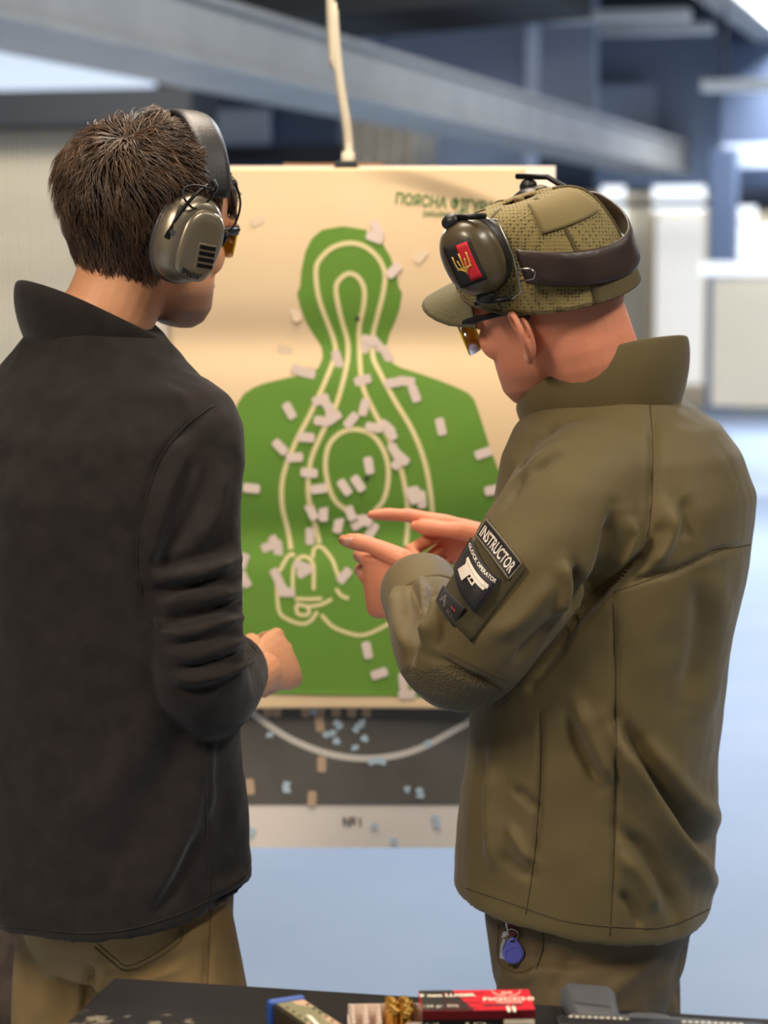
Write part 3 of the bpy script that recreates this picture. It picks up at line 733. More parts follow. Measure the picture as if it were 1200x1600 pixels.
MB().tube([G @ Vector((x, y, 0.013)) for x, y in spline(tg, 5)], 0.0042 * s_, 8, flat=0.55).build('trigger_guard', m_poly, gun, smooth=True)
MB().tube([G @ Vector((x, y, 0.013)) for x, y in spline([(0.078, 0.010), (0.074, 0.020), (0.078, 0.029)], 5)], 0.0028 * s_, 8).build('trigger', m_slide, gun, smooth=True)
for i in range(10): MB().box((0.010 + i * 0.0058, -0.008, 0.0258), (0.0036, 0.0032, 0.0006), G).build('slide_slot', m_slot, gun)
for i in range(10): MB().box((0.115 + i * 0.0058, -0.010, 0.0258), (0.0036, 0.0032, 0.0006), G).build('slide_slot', m_slot, gun)
MB().box((0.072, -0.006, 0.0258), (0.022, 0.005, 0.0016), G).build('slide_stop', m_dark, gun, bevel=0.0004)
MB().box((0.165, -0.006, 0.0258), (0.05, 0.0012, 0.0006), G).build('slide_groove', m_black, gun)

# --- dark post standing behind the bench at the far left
pp = RZ(10, 2400, 0.0)
base = Vector(((8 - 600) / F_PX * 3.3, 3.3, 0))
post = thing('dark_post', 'dark brown post behind the khaki trousers, bottom left corner', 'post', base)
m_post = mat('dark_bark', (44, 36, 34), 0.85, var=(84, 70, 62), vscale=24, bump=0.6, bscale=60)
MB().tube([base + Vector((dx, 0, z)) for dx, z in ((-0.03, 0), (-0.03, 0.3), (-0.02, 0.55), (0.0, 0.72))], [0.07, 0.06, 0.05, 0.045], 12).build('trunk', m_post, post, smooth=True)
MB().tube([base + Vector((dx, 0, z)) for dx, z in ((0.0, 0.70), (0.012, 0.82), (0.02, 0.95))], [0.02, 0.012, 0.010], 10).build('upper_rod', m_post, post, smooth=True)
MB().tube([base + Vector((-0.03, 0, 0)), base + Vector((-0.03, 0, 0.03))], [0.14, 0.12], 16).build('foot', m_dark, post)
# ================================================================== PEOPLE
def skin_mat(name, col, dark, hairc):
    m = mat(name, col, 0.5, sss=0.25, bump=0.12, bscale=260, spec=0.4)
    nt = m.node_tree; N = nt.nodes; L = nt.links; b = N['Principled BSDF']
    at = N.new('ShaderNodeAttribute'); at.attribute_name = 'tint'
    t = N.new('ShaderNodeTexNoise'); t.inputs['Scale'].default_value = 35; t.inputs['Detail'].default_value = 4
    tc = N.new('ShaderNodeTexCoord'); L.new(tc.outputs['Object'], t.inputs['Vector'])
    mr = N.new('ShaderNodeMix'); mr.data_type = 'RGBA'; mr.inputs['A'].default_value = lin(col); mr.inputs['B'].default_value = lin(dark)
    L.new(t.outputs['Fac'], mr.inputs['Factor'])
    m2 = N.new('ShaderNodeMix'); m2.data_type = 'RGBA'; m2.inputs['B'].default_value = lin(hairc)
    L.new(mr.outputs['Result'], m2.inputs['A']); L.new(at.outputs['Fac'], m2.inputs['Factor'])
    L.new(m2.outputs['Result'], b.inputs['Base Color'])
    return m
m_skinA = skin_mat('skin_left_man', (236, 178, 138), (222, 156, 116), (56, 40, 32))
m_skinB = skin_mat('skin_right_man', (232, 158, 126), (220, 138, 106), (150, 104, 82))
m_hair = mat('brown_hair', (60, 44, 33), 0.36, var=(104, 79, 58), vscale=45, spec=0.5)
m_fleece = mat('black_fleece', (38, 34, 33), 0.92, var=(45, 40, 39), vscale=40, bump=0.35, bscale=700, bdetail=3, sheen=0.12, spec=0.15)
m_olive = mat('olive_jacket_cloth', (101, 88, 54), 0.66, var=(93, 80, 49), vscale=9, bump=0.12, bscale=1400, spec=0.35, sheen=0.1)
m_olive_dk = mat('olive_mesh_cloth', (88, 78, 54), 0.75, bump=0.8, bscale=420, voronoi=True)
m_khaki = mat('khaki_trousers', (140, 116, 74), 0.8, var=(126, 102, 62), vscale=14, bump=0.2, bscale=900)
m_olivetr = mat('olive_trousers', (98, 82, 54), 0.75, var=(88, 73, 47), vscale=10, bump=0.15, bscale=900)
m_thread = mat('dark_thread', (72, 61, 38), 0.8)
m_threadk = mat('khaki_thread', (108, 88, 54), 0.8)
m_boot = mat('dark_boot', (36, 32, 30), 0.6)

def heading(deg):
    """(right, forward) for someone turned clockwise by deg from straight away"""
    a = math.radians(deg)
    return Vector((math.cos(a), -math.sin(a), 0)), Vector((math.sin(a), math.cos(a), 0))
def ring(c, R, F, a, b, n=44, ex=2.3, tilt=0.0):
    out = []
    for k in range(n):
        t = 2 * math.pi * k / n; cs, sn = math.cos(t), math.sin(t)
        x = math.copysign(abs(cs) ** (2 / ex), cs); y = math.copysign(abs(sn) ** (2 / ex), sn)
        out.append(c + R * (a * x) + F * (b * y) + Vector((0, 0, tilt * y)))
    return out
def torso(rows, R, F, ex=2.3):
    """rows: (x, y, z, a, b, tilt)"""
    return MB().loft([ring(Vector((x, y, z)), R, F, a, b, ex=ex, tilt=t) for x, y, z, a, b, t in rows])
def limb(pts, rad, n=26, flat=1.0, hollow=0.0, up=None, sub=5):
    P = spline([tuple(p) for p in pts], sub); r = [x[0] for x in spline([(q,) for q in rad], sub)]
    P = [Vector(p) for p in P]
    if hollow:
        d = (P[-1] - P[-2]).normalized(); P += [P[-1] - d * 0.004, P[-1] - d * hollow]; r += [r[-1] * 0.86, r[-1] * 0.80]
        mb = MB()
        # keep the sweep frame: build outer and inner rings with the same direction
        rings = []; prev = None
        for i, p in enumerate(P):
            t = (P[min(i + 1, len(P) - 3)] - P[max(min(i, len(P) - 3) - 1, 0)]).normalized()
            u = Vector((0, 0, 1)) if prev is None and abs(t.z) < 0.9 else (Vector((1, 0, 0)) if prev is None else prev)
            u = (u - t * u.dot(t)).normalized(); prev = u; w = t.cross(u)
            rings.append([p + u * (r[i] * math.cos(2 * math.pi * k / n)) + w * (flat * r[i] * math.sin(2 * math.pi * k / n)) for k in range(n)])
        return mb.loft(rings)
    return MB().tube(P, r, n, flat=flat, up=up)

# ---- head, in its own frame: x right, y forward, z up, origin between the ears
SLICES = [(-0.100, 0.088, 0.050, 0.020), (-0.090, 0.099, 0.025, 0.036), (-0.072, 0.102, 0.0, 0.053), (-0.050, 0.100, -0.030, 0.061), (-0.025, 0.098, -0.062, 0.067), (0.0, 0.098, -0.080, 0.071),
          (0.030, 0.102, -0.087, 0.074), (0.060, 0.102, -0.091, 0.0765), (0.085, 0.096, -0.089, 0.0745), (0.103, 0.082, -0.079, 0.066), (0.117, 0.058, -0.060, 0.050), (0.126, 0.03, -0.034, 0.029), (0.129, 0.005, -0.010, 0.010)]
def ear_mb(s):
    out = []
    M = Matrix.Translation((s * 0.0765, -0.008, 0.0)) @ Matrix.Rotation(s * math.radians(28), 4, 'Z') @ Matrix.Rotation(math.radians(10), 4, 'X')
    plate = MB().ellipsoid((s * 0.003, -0.004, 0), (0.0055, 0.015, 0.027), M, 14, 9)
    hel = [(0.006, 0.012, 0.004), (0.009, 0.013, 0.018), (0.012, 0.006, 0.029), (0.014, -0.008, 0.031), (0.015, -0.018, 0.020), (0.014, -0.019, 0.004), (0.011, -0.014, -0.012), (0.008, -0.006, -0.025), (0.006, 0.003, -0.029), (0.004, 0.009, -0.022)]
    helix = MB().tube([M @ Vector((s * x, y, z)) for x, y, z in spline(hel, 4)], 0.0042, 8)
    lobe = MB().ellipsoid((s * 0.006, 0.002, -0.026), (0.005, 0.009, 0.010), M, 10, 8)
    tragus = MB().ellipsoid((s * 0.004, 0.011, -0.004), (0.004, 0.005, 0.008), M, 10, 8)
    anti = MB().tube([M @ Vector((s * x, y, z)) for x, y, z in spline([(0.008, -0.004, 0.018), (0.010, -0.010, 0.006), (0.009, -0.007, -0.010), (0.007, 0.002, -0.016)], 4)], 0.0035, 8)
    return [plate, helix, lobe, tragus, anti]
def head_parts():
    hd = MB().loft([[Vector((w * math.copysign(abs(math.cos(t)) ** 0.92, math.cos(t)), (yf + yb) / 2 + (yf - yb) / 2 * math.copysign(abs(math.sin(t)) ** 0.92, math.sin(t)), z)) for t in [2 * math.pi * k / 36 for k in range(36)]] for z, yf, yb, w in SLICES])
    L = [hd]
    L.append(MB().tube([Vector(p) for p in spline([(0, 0.096, 0.030), (0, 0.104, 0.010), (0, 0.114, -0.016), (0, 0.105, -0.027)], 4)], [0.008, 0.008, 0.0085, 0.009, 0.009, 0.0095, 0.010, 0.0105, 0.0115, 0.0115, 0.011, 0.009, 0.007][:13], 10))
    for s in (-1, 1):
        L.append(MB().ellipsoid((s * 0.011, 0.108, -0.021), (0.008, 0.010, 0.007)))
        L.append(MB().ellipsoid((s * 0.033, 0.094, 0.032), (0.024, 0.010, 0.008)))     # brow
        L.append(MB().ellipsoid((s * 0.044, 0.068, -0.008), (0.020, 0.020, 0.024)))    # cheekbone
        L.append(MB().ellipsoid((s * 0.031, 0.090, 0.014), (0.013, 0.010, 0.010)))     # closed eyelid
        L += ear_mb(s)
    L.append(MB().ellipsoid((0, 0.102, -0.048), (0.022, 0.008, 0.006))); L.append(MB().ellipsoid((0, 0.102, -0.057), (0.020, 0.008, 0.006)))
    L.append(MB().ellipsoid((0, 0.092, -0.083), (0.020, 0.016, 0.013)))
    return L
def head_matrix(pos, head_deg, nod, roll, s=1.0):
    return Matrix.Translation(pos) @ Matrix.Rotation(-math.radians(head_deg), 4, 'Z') @ Matrix.Rotation(-math.radians(nod), 4, 'X') @ Matrix.Rotation(math.radians(roll), 4, 'Y') @ Matrix.Scale(s, 4)
def head_mesh(HM, neck_base, neck_r, stub):
    L = head_parts()
    for b in L: b.xf(HM)
    nk = [HM @ Vector((0, -0.022, 0.02)), HM @ Vector((0, -0.020, -0.045)), (HM @ Vector((0, -0.022, -0.07))).lerp(neck_base, 0.55), neck_base, neck_base + Vector((0, 0, -0.06))]
    L.append(limb(nk, [neck_r * 0.95, neck_r, neck_r, neck_r * 1.03, neck_r * 1.1], 24))
    me = remesh(L, 0.0024, 6, 'head')
    P = co_get(me); Q = (np.c_[P, np.ones(len(P))] @ np.array(HM.inverted()).T)[:, :3]
    tint = np.zeros(len(P)); x, y, z = Q.T
    jaw = np.clip((-z - 0.035) / 0.02, 0, 1) * np.clip((y - 0.0) / 0.03, 0, 1) * np.clip((0.118 + z) / 0.01, 0, 1)
    tint += stub[0] * jaw
    sc = np.clip((z - 0.085) / 0.01, 0, 1) * (stub[1] > 0.8) + np.clip((z - 0.0 + 0.4 * np.clip(-y, 0, 0.1)) / 0.02, 0, 1) * np.clip((0.03 - y) / 0.02, 0, 1) * (np.abs(x) < 0.079)
    tint += stub[1] * sc
    return me, np.clip(tint, 0, 1)
# ---- hands: X = thumb side, Y = fingers, Z = back of the hand
def hand_parts(Wp, X, Y, Z, curls, thumb, s=1.0, fore=None):
    X, Y, Z = X.normalized(), Y.normalized(), Z.normalized()
    T = lambda p: Wp + (X * p[0] + Y * p[1] + Z * p[2]) * s
    L = []
    rows = [(-0.012, 0.0, 0.027, 0.019), (0.01, 0.002, 0.029, 0.018), (0.035, 0.003, 0.036, 0.0175), (0.065, 0.0, 0.0415, 0.0155), (0.088, 0.0, 0.0415, 0.0125), (0.097, 0, 0.038, 0.008)]
    L.append(MB().loft([[T((cx + a * math.cos(t), y, b * math.sin(t))) for t in [2 * math.pi * k / 20 for k in range(20)]] for y, cx, a, b in rows]))
    base = [(0.0315, 0.090), (0.0105, 0.095), (-0.0105, 0.090), (-0.030, 0.081)]
    lens = [(0.046, 0.027, 0.022), (0.050, 0.031, 0.023), (0.046, 0.029, 0.022), (0.036, 0.022, 0.020)]
    rad = [0.0090, 0.0092, 0.0088, 0.0078]
    tips = []
    for (bx, by), ln, r, cu in zip(base, lens, rad, curls):
        p = [Vector((bx, by - 0.018, 0.001)), Vector((bx, by, 0.0))]; ang = 0.0; spread = math.radians(cu[3] if len(cu) > 3 else 0)
        for l, c in zip(ln, cu[:3]):
            ang += math.radians(c)
            d = Vector((math.sin(spread) * math.cos(ang), math.cos(spread) * math.cos(ang), -math.sin(ang)))
            p.append(p[-1] + d * l * 0.5); p.append(p[-1] + d * l * 0.5)
        rr = [r * 0.9, r * 1.1, r * 0.98, r * 1.06, r * 0.9, r * 0.97, r * 0.86, r * 0.62]
        L.append(MB().tube([T(q) for q in p], [x * s for x in rr], 12))
        tips.append((T(p[-1]), r * 0.7 * s, (T(p[-1]) - T(p[-2])).normalized()))
        L.append(MB().ellipsoid(T(p[-1]), (r * 0.66 * s,) * 3, None, 10, 8))
    th = [Vector(q) for q in thumb]
    L.append(MB().tube([T(q) for q in th], [x * s for x in (0.014, 0.0145, 0.0125, 0.0105, 0.0115, 0.0095, 0.006)[:len(th)]], 12))
    L.append(MB().ellipsoid(T(th[-1]), (0.0068 * s,) * 3, None, 10, 8))
    if fore is not None: L.append(limb([T((0, 0.02, 0)), T((0, -0.02, 0)), fore.lerp(Wp, 0.5), fore], [0.026 * s, 0.027 * s, 0.031, 0.038], 16))
    return L, T, th
THUMB_OUT = [(0.018, 0.012, -0.004), (0.034, 0.030, -0.010), (0.045, 0.055, -0.014), (0.048, 0.075, -0.016), (0.049, 0.092, -0.016), (0.049, 0.106, -0.015), (0.049, 0.114, -0.014)]
THUMB_IN = [(0.018, 0.012, -0.006), (0.034, 0.034, -0.014), (0.038, 0.058, -0.022), (0.032, 0.078, -0.030), (0.024, 0.090, -0.034), (0.014, 0.098, -0.036), (0.008, 0.101, -0.036)]
FIST = [(70, 85, 50), (72, 88, 50), (74, 88, 50), (76, 86, 50)]
def nail(T, th, Zl, parent, mt):
    pass
def body_lower(R, F, c, hip_z, feet, a, b):
    """legs and feet, plain, hidden under trousers"""
    L = []
    for s, (fx, fy) in zip((-1, 1), feet):
        hip = Vector((c[0], c[1], hip_z)) + R * (s * a * 0.5)
        L.append(limb([hip, hip.lerp(Vector((fx, fy, 0.5)), 0.5), Vector((fx, fy, 0.5)), Vector((fx, fy, 0.28)), Vector((fx, fy, 0.07))], [0.048, 0.050, 0.045, 0.045, 0.035], 16))
    return L
def person(label, skin, headm, tint, mats_lists, base):
    pass
def cloth_tubes(L, voxel, smooth, name): return remesh(L, voxel, smooth, name)

def finish_body(name, meshes, tints, skin, label):
    me = join_mesh(meshes, name)
    at = me.attributes.new('tint', 'FLOAT', 'POINT')
    tt = np.concatenate([t if t is not None else np.zeros(len(m.vertices)) for m, t in zip(meshes, tints)])
    at.data.foreach_set('value', tt.astype(np.float32))
    o = mesh_obj(name, me, skin, None, True, fixn=False)
    for m in meshes: bpy.data.meshes.remove(m)
    WORLD[o.name] = Matrix.Identity(4)
    return tag(o, label, 'person')
def shoe(fx, fy, F, parent):
    R = Vector((F.y, -F.x, 0)); M = Matrix((R, F, Vector((0, 0, 1)))).transposed().to_4x4(); M.translation = Vector((fx, fy, 0))
    mb = MB().loft([[M @ Vector((w * math.cos(t), yc + l * math.sin(t), z)) for t in [2 * math.pi * k / 20 for k in range(20)]] for z, w, l, yc in ((0, 0.046, 0.14, 0.06), (0.03, 0.048, 0.142, 0.06), (0.06, 0.044, 0.125, 0.05), (0.09, 0.042, 0.08, 0.01), (0.13, 0.045, 0.06, -0.01))])
    mb.build('shoe', m_boot, parent, smooth=True)
def trouser_mb(R, F, rows, legs):
    L = [torso(rows, R, F, 2.2)]
    for pts, rad in legs: L.append(limb(pts, rad, 24))
    return L

# ================================================================== LEFT MAN (black fleece)
RA, FA = heading(40)
cA = Vector((-0.335, 2.80, 0))
HMA = head_matrix(Vector((-0.285, 2.80, 1.668)), 47, 2, 11)
neckA = Vector((-0.338, 2.785, 1.560))
def rowA(z, dr, df, a, b, t=0.0):
    p = cA + RA * dr + FA * df; return (p.x, p.y, z, a, b, t)
tA = torso([rowA(0.945, 0, 0.0, 0.150, 0.12, 0.028), rowA(0.900, 0, 0.0, 0.168, 0.136, 0.030), rowA(0.892, 0, 0.0, 0.178, 0.148, 0.030), rowA(0.90, 0, 0.0, 0.182, 0.152, 0.03), rowA(0.96, 0, 0, 0.180, 0.148, 0.025), rowA(1.05, 0, -0.003, 0.176, 0.138, 0.01), rowA(1.16, 0, -0.005, 0.176, 0.132, 0),
            rowA(1.28, 0, -0.012, 0.184, 0.132), rowA(1.37, 0, -0.018, 0.190, 0.130), rowA(1.44, 0, -0.016, 0.184, 0.118), rowA(1.495, 0, -0.008, 0.158, 0.100), rowA(1.535, -0.005, -0.002, 0.112, 0.084), rowA(1.562, -0.008, 0.0, 0.078, 0.075), rowA(1.575, -0.008, 0, 0.06, 0.06)], RA, FA)
shA = W(300, 668, 2.72); elA = W(322, 1078, 2.66); wrA = W(354, 1052, 2.84)
slA = limb([cA + RA * 0.06 + Vector((0, 0, 1.46)), W(288, 672, 2.73), W(300, 790, 2.70), W(301, 930, 2.68), W(308, 1030, 2.665), W(322, 1080, 2.69), W(340, 1066, 2.76), wrA], [0.050, 0.066, 0.0565, 0.0570, 0.056, 0.055, 0.055, 0.047], 28, hollow=0.02)
def mirA(p):
    d = p - cA; r = d.dot(RA); return p - RA * (2 * r)
lp = [mirA(q) for q in (cA + RA * 0.06 + Vector((0, 0, 1.46)), W(288, 672, 2.73), W(300, 790, 2.70), W(301, 930, 2.68), W(308, 1030, 2.665), W(330, 1078, 2.69))]
wl_ = lp[-1] + FA * 0.15 + RA * 0.05
slA2 = limb(lp + [lp[-1].lerp(wl_, 0.5), wl_], [0.050, 0.066, 0.0565, 0.0570, 0.056, 0.055, 0.053, 0.047], 24, hollow=0.02)
jA = remesh([tA, slA, slA2], 0.0042, 14, 'jacket')
FOLD_A = [
    # armhole line and crease between back and sleeve
    ([(330, 640), (262, 700), (228, 780), (212, 870)], 9, -0.006), ([(300, 690), (262, 770), (240, 850), (225, 905)], 10, 0.006),
    ([(332, 700), (310, 780), (270, 850), (240, 900)], 9, -0.004), ([(350, 720), (335, 800), (300, 860)], 14, 0.004),
    # elbow concertina
    ([(222, 880), (270, 880), (330, 862), (372, 838)], 9, -0.008), ([(226, 905), (290, 900), (350, 882), (384, 866)], 9, 0.008), ([(228, 925), (290, 918), (350, 905), (388, 900)], 6, -0.006),
    ([(234, 950), (290, 938), (340, 930), (388, 924)], 8, 0.007), ([(236, 972), (262, 968), (300, 962), (350, 950), (390, 938)], 6, -0.008), ([(240, 990), (290, 990), (340, 975), (392, 962)], 7, 0.006),
    ([(250, 1006), (300, 1002), (350, 990), (396, 975)], 5, -0.005), ([(252, 1022), (300, 1024), (350, 1010), (398, 992)], 6, 0.006), ([(260, 1040), (300, 1042), (350, 1030), (400, 1010)], 5, -0.005),
    ([(262, 1058), (310, 1060), (360, 1048), (402, 1024)], 6, 0.006), ([(266, 1076), (310, 1080), (355, 1070)], 5, -0.005), ([(240, 965), (250, 972), (262, 970)], 6, 0.006),
    # back drapes
    ([(262, 1060), (230, 1150), (150, 1250), (90, 1330)], 34, 0.006), ([(290, 1110), (260, 1220), (190, 1330), (150, 1400)], 22, -0.007), ([(305, 1130), (300, 1250), (250, 1380), (215, 1440)], 20, 0.007),
    ([(318, 1290), (280, 1370), (235, 1440)], 12, -0.006), ([(330, 1150), (330, 1230), (322, 1290)], 9, 0.004), ([(345, 1160), (352, 1260), (345, 1330)], 16, -0.004),
    ([(175, 780), (205, 850), (222, 930), (235, 1010)], 14, -0.006), ([(30, 700), (20, 900), (40, 1100)], 40, 0.004), ([(95, 760), (110, 900), (90, 1050)], 30, -0.003), ([(328, 1395), (360, 1380), (392, 1360)], 9, 0.005), ([(326, 1420), (370, 1395), (396, 1378)], 6, -0.004),
    ([(190, 600), (250, 610), (310, 625)], 12, 0.003),
]
folds(jA, [(p, w * (0.8 + 0.5 * ((i * 37) % 10) / 10), a * (0.9 + 0.9 * ((i * 53) % 10) / 10)) for i, (p, w, a) in enumerate(FOLD_A)])
wobble(jA, 0.0026, 11, 3.1, 3)
bodyL = []
armA = limb([shA, W(310, 900, 2.70), elA, wrA.lerp(elA, 0.5), wrA], [0.04, 0.036, 0.034, 0.032, 0.028], 14)
hwA = W(404, 1054, 2.895)
YA = Vector((0.36, 0.90, 0.10)).normalized(); XA = Vector((-0.42, 0.06, 0.90)); XA = (XA - YA * XA.dot(YA)).normalized(); ZA = YA.cross(XA)
hp, _, _ = hand_parts(hwA, XA, YA, ZA, [(50, 80, 45), (58, 84, 45), (66, 86, 45), (74, 84, 45)], THUMB_IN, 0.97, wrA)
handA = remesh(hp, 0.0016, 3, 'hand')
hwA2 = wl_ + FA * 0.04; hp2, _, _ = hand_parts(hwA2, Vector((0, 0, 1)), FA + RA * 0.3, (FA + RA * 0.3).cross(Vector((0, 0, -1))), FIST, THUMB_IN, 0.97, wl_)
handA2 = remesh(hp2, 0.0026, 5, 'hand')
headA, tintA = head_mesh(HMA, neckA, 0.055, (0.62, 0.9))
feetA = [tuple((cA - RA * 0.10 + Vector((0.02, 0, 0)))[:2]), tuple((cA + RA * 0.10 + Vector((0.05, 0, 0)))[:2])]
inner = [torso([(r[0], r[1], r[2], r[3] * 0.80, r[4] * 0.78, 0) for r in [rowA(0.86, 0.015, 0, 0.12, 0.09), rowA(1.0, 0.01, 0, 0.15, 0.12), rowA(1.2, 0, 0, 0.17, 0.125), rowA(1.4, 0, -0.01, 0.175, 0.12), rowA(1.5, 0, 0, 0.13, 0.09), rowA(1.55, 0, 0, 0.06, 0.06)]], RA, FA), armA,
         limb([mirA(shA), lp[3], lp[5], wl_], [0.04, 0.036, 0.033, 0.028], 14)] + body_lower(RA, FA, (cA.x + 0.024, cA.y + 0.006), 0.84, feetA, 0.14, 0.12)
coreA = remesh(inner, 0.008, 4, 'core')
pA_ = finish_body('person', [coreA, headA, handA, handA2], [None, tintA, None, None], m_skinA, 'person in black fleece and khaki trousers, silver ear muffs, seen from behind')
jacketA = mesh_obj('jacket', jA, m_fleece, pA_, True, fixn=False); jacketA['label'] = 'black fleece pullover'
treeA = bvh(jA)
seam(treeA, [(318, 1160), (322, 1290), (328, 1400), (326, 1428)], m_fleece, jacketA, r=0.0012, lift=-0.0002)
seam(treeA, [(2, 1447), (60, 1452), (130, 1458), (200, 1452), (270, 1432), (330, 1405), (385, 1372)], m_fleece, jacketA, r=0.0010)
seam(treeA, [(332, 634), (285, 670), (250, 716), (226, 790), (214, 870), (222, 930)], m_fleece, jacketA, r=0.0011)
def collar(c, R, F, a, b, z_base, h, flare, th, n, a0, a1, name, mt, parent):
    """stand collar: z_base(t), h(t), flare(t) with t = angle round the neck in degrees (90 = front, 270 = nape)"""
    outer_b, outer_t, inner_t, inner_b = [], [], [], []
    for i in range(n + 1):
        t = a0 + (a1 - a0) * i / n; q = math.radians(t); d = R * (a * math.cos(q)) + F * (b * math.sin(q)); o_ = d.normalized()
        p0 = c + d + Vector((0, 0, z_base(t))); p1 = p0 + o_ * flare(t) + Vector((0, 0, h(t)))
        mid = p0.lerp(p1, 0.5) + o_ * 0.006
        p0 = p0 - o_ * 0.006 - Vector((0, 0, 0.022)); outer_b.append((p0, mid, p1, p1 + o_ * -th * 0.5 + Vector((0, 0, th * 0.3)), p1 - o_ * th, mid - o_ * th, p0 - o_ * th * 1.5))
    mb = MB(); k = 7
    vs = [p for row in outer_b for p in row]
    fs = [(i * k + j, i * k + (j + 1) % k, (i + 1) * k + (j + 1) % k, (i + 1) * k + j) for i in range(n) for j in range(k)]
    fs += [tuple(range(k)), tuple(n * k + j for j in range(k - 1, -1, -1))]
    return mb.add(vs, fs).build(name, mt, parent, smooth=True, sub=2)
bump_ = lambda t, c, w: math.exp(-((t - c) / w) ** 2)
cc = cA + RA * -0.012 + FA * 0.004
collar(Vector((cc.x, cc.y, 0)), RA, FA, 0.086, 0.088, lambda t: 1.543 - 0.026 * math.sin(math.radians(t)), lambda t: 0.018 + 0.036 * bump_(t, 235, 55) + 0.012 * bump_(t, 300, 40), lambda t: 0.002 + 0.006 * bump_(t, 220, 60) + 0.004 * bump_(t, 330, 40), 0.006, 40, 100, 440, 'collar', m_fleece, jacketA)
# trousers
hA = cA + Vector((0.024, 0.006, 0))
def rowH(z, a, b, dr=0, df=0):
    p = hA + RA * dr + FA * df; return (p.x, p.y, z, a, b, 0)
legsA = []
for s, (fx, fy) in zip((-1, 1), feetA):
    hip = hA + RA * (s * 0.078) + Vector((0, 0, 0.86)) - FA * 0.005
    legsA.append(([hip, hip.lerp(Vector((fx, fy, 0.5)), 0.4), Vector((fx, fy, 0.50)), Vector((fx, fy, 0.25)), Vector((fx, fy, 0.06))], [0.076, 0.082, 0.072, 0.066, 0.064]))
trA = remesh(trouser_mb(RA, FA, [rowH(1.02, 0.14, 0.105), rowH(0.96, 0.138, 0.106), rowH(0.90, 0.142, 0.112, 0, -0.004), rowH(0.84, 0.140, 0.108, 0, -0.004), rowH(0.79, 0.135, 0.09)], legsA), 0.0055, 8, 'trousers')
folds(trA, [([(140, 1500), (138, 1540), (132, 1600)], 7, -0.012), ([(155, 1520), (220, 1518), (290, 1490)], 9, -0.006), ([(170, 1545), (230, 1530), (290, 1508)], 7, 0.005), ([(330, 1440), (325, 1500), (322, 1550)], 6, -0.004), ([(60, 1500), (70, 1540), (60, 1600)], 14, 0.005), ([(90, 1500), (110, 1550), (100, 1600)], 12, -0.004), ([(150, 1490), (160, 1520), (150, 1560)], 10, 0.006)])
trouA = mesh_obj('trousers', trA, m_khaki, pA_, True, fixn=False)
treeTA = bvh(trA)
seam(treeTA, [(148, 1480), (175, 1503), (200, 1517), (240, 1500), (282, 1470), (284, 1440)], m_threadk, trouA, 'pocket_seam', 0.0012)
seam(treeTA, [(152, 1474), (178, 1496), (200, 1509), (240, 1492), (278, 1464), (280, 1440)], m_threadk, trouA, 'pocket_seam', 0.0008)
seam(treeTA, [(330, 1420), (326, 1480), (322, 1560)], m_threadk, trouA, 'side_seam', 0.001)
for fx, fy in feetA: shoe(fx, fy, FA, pA_)

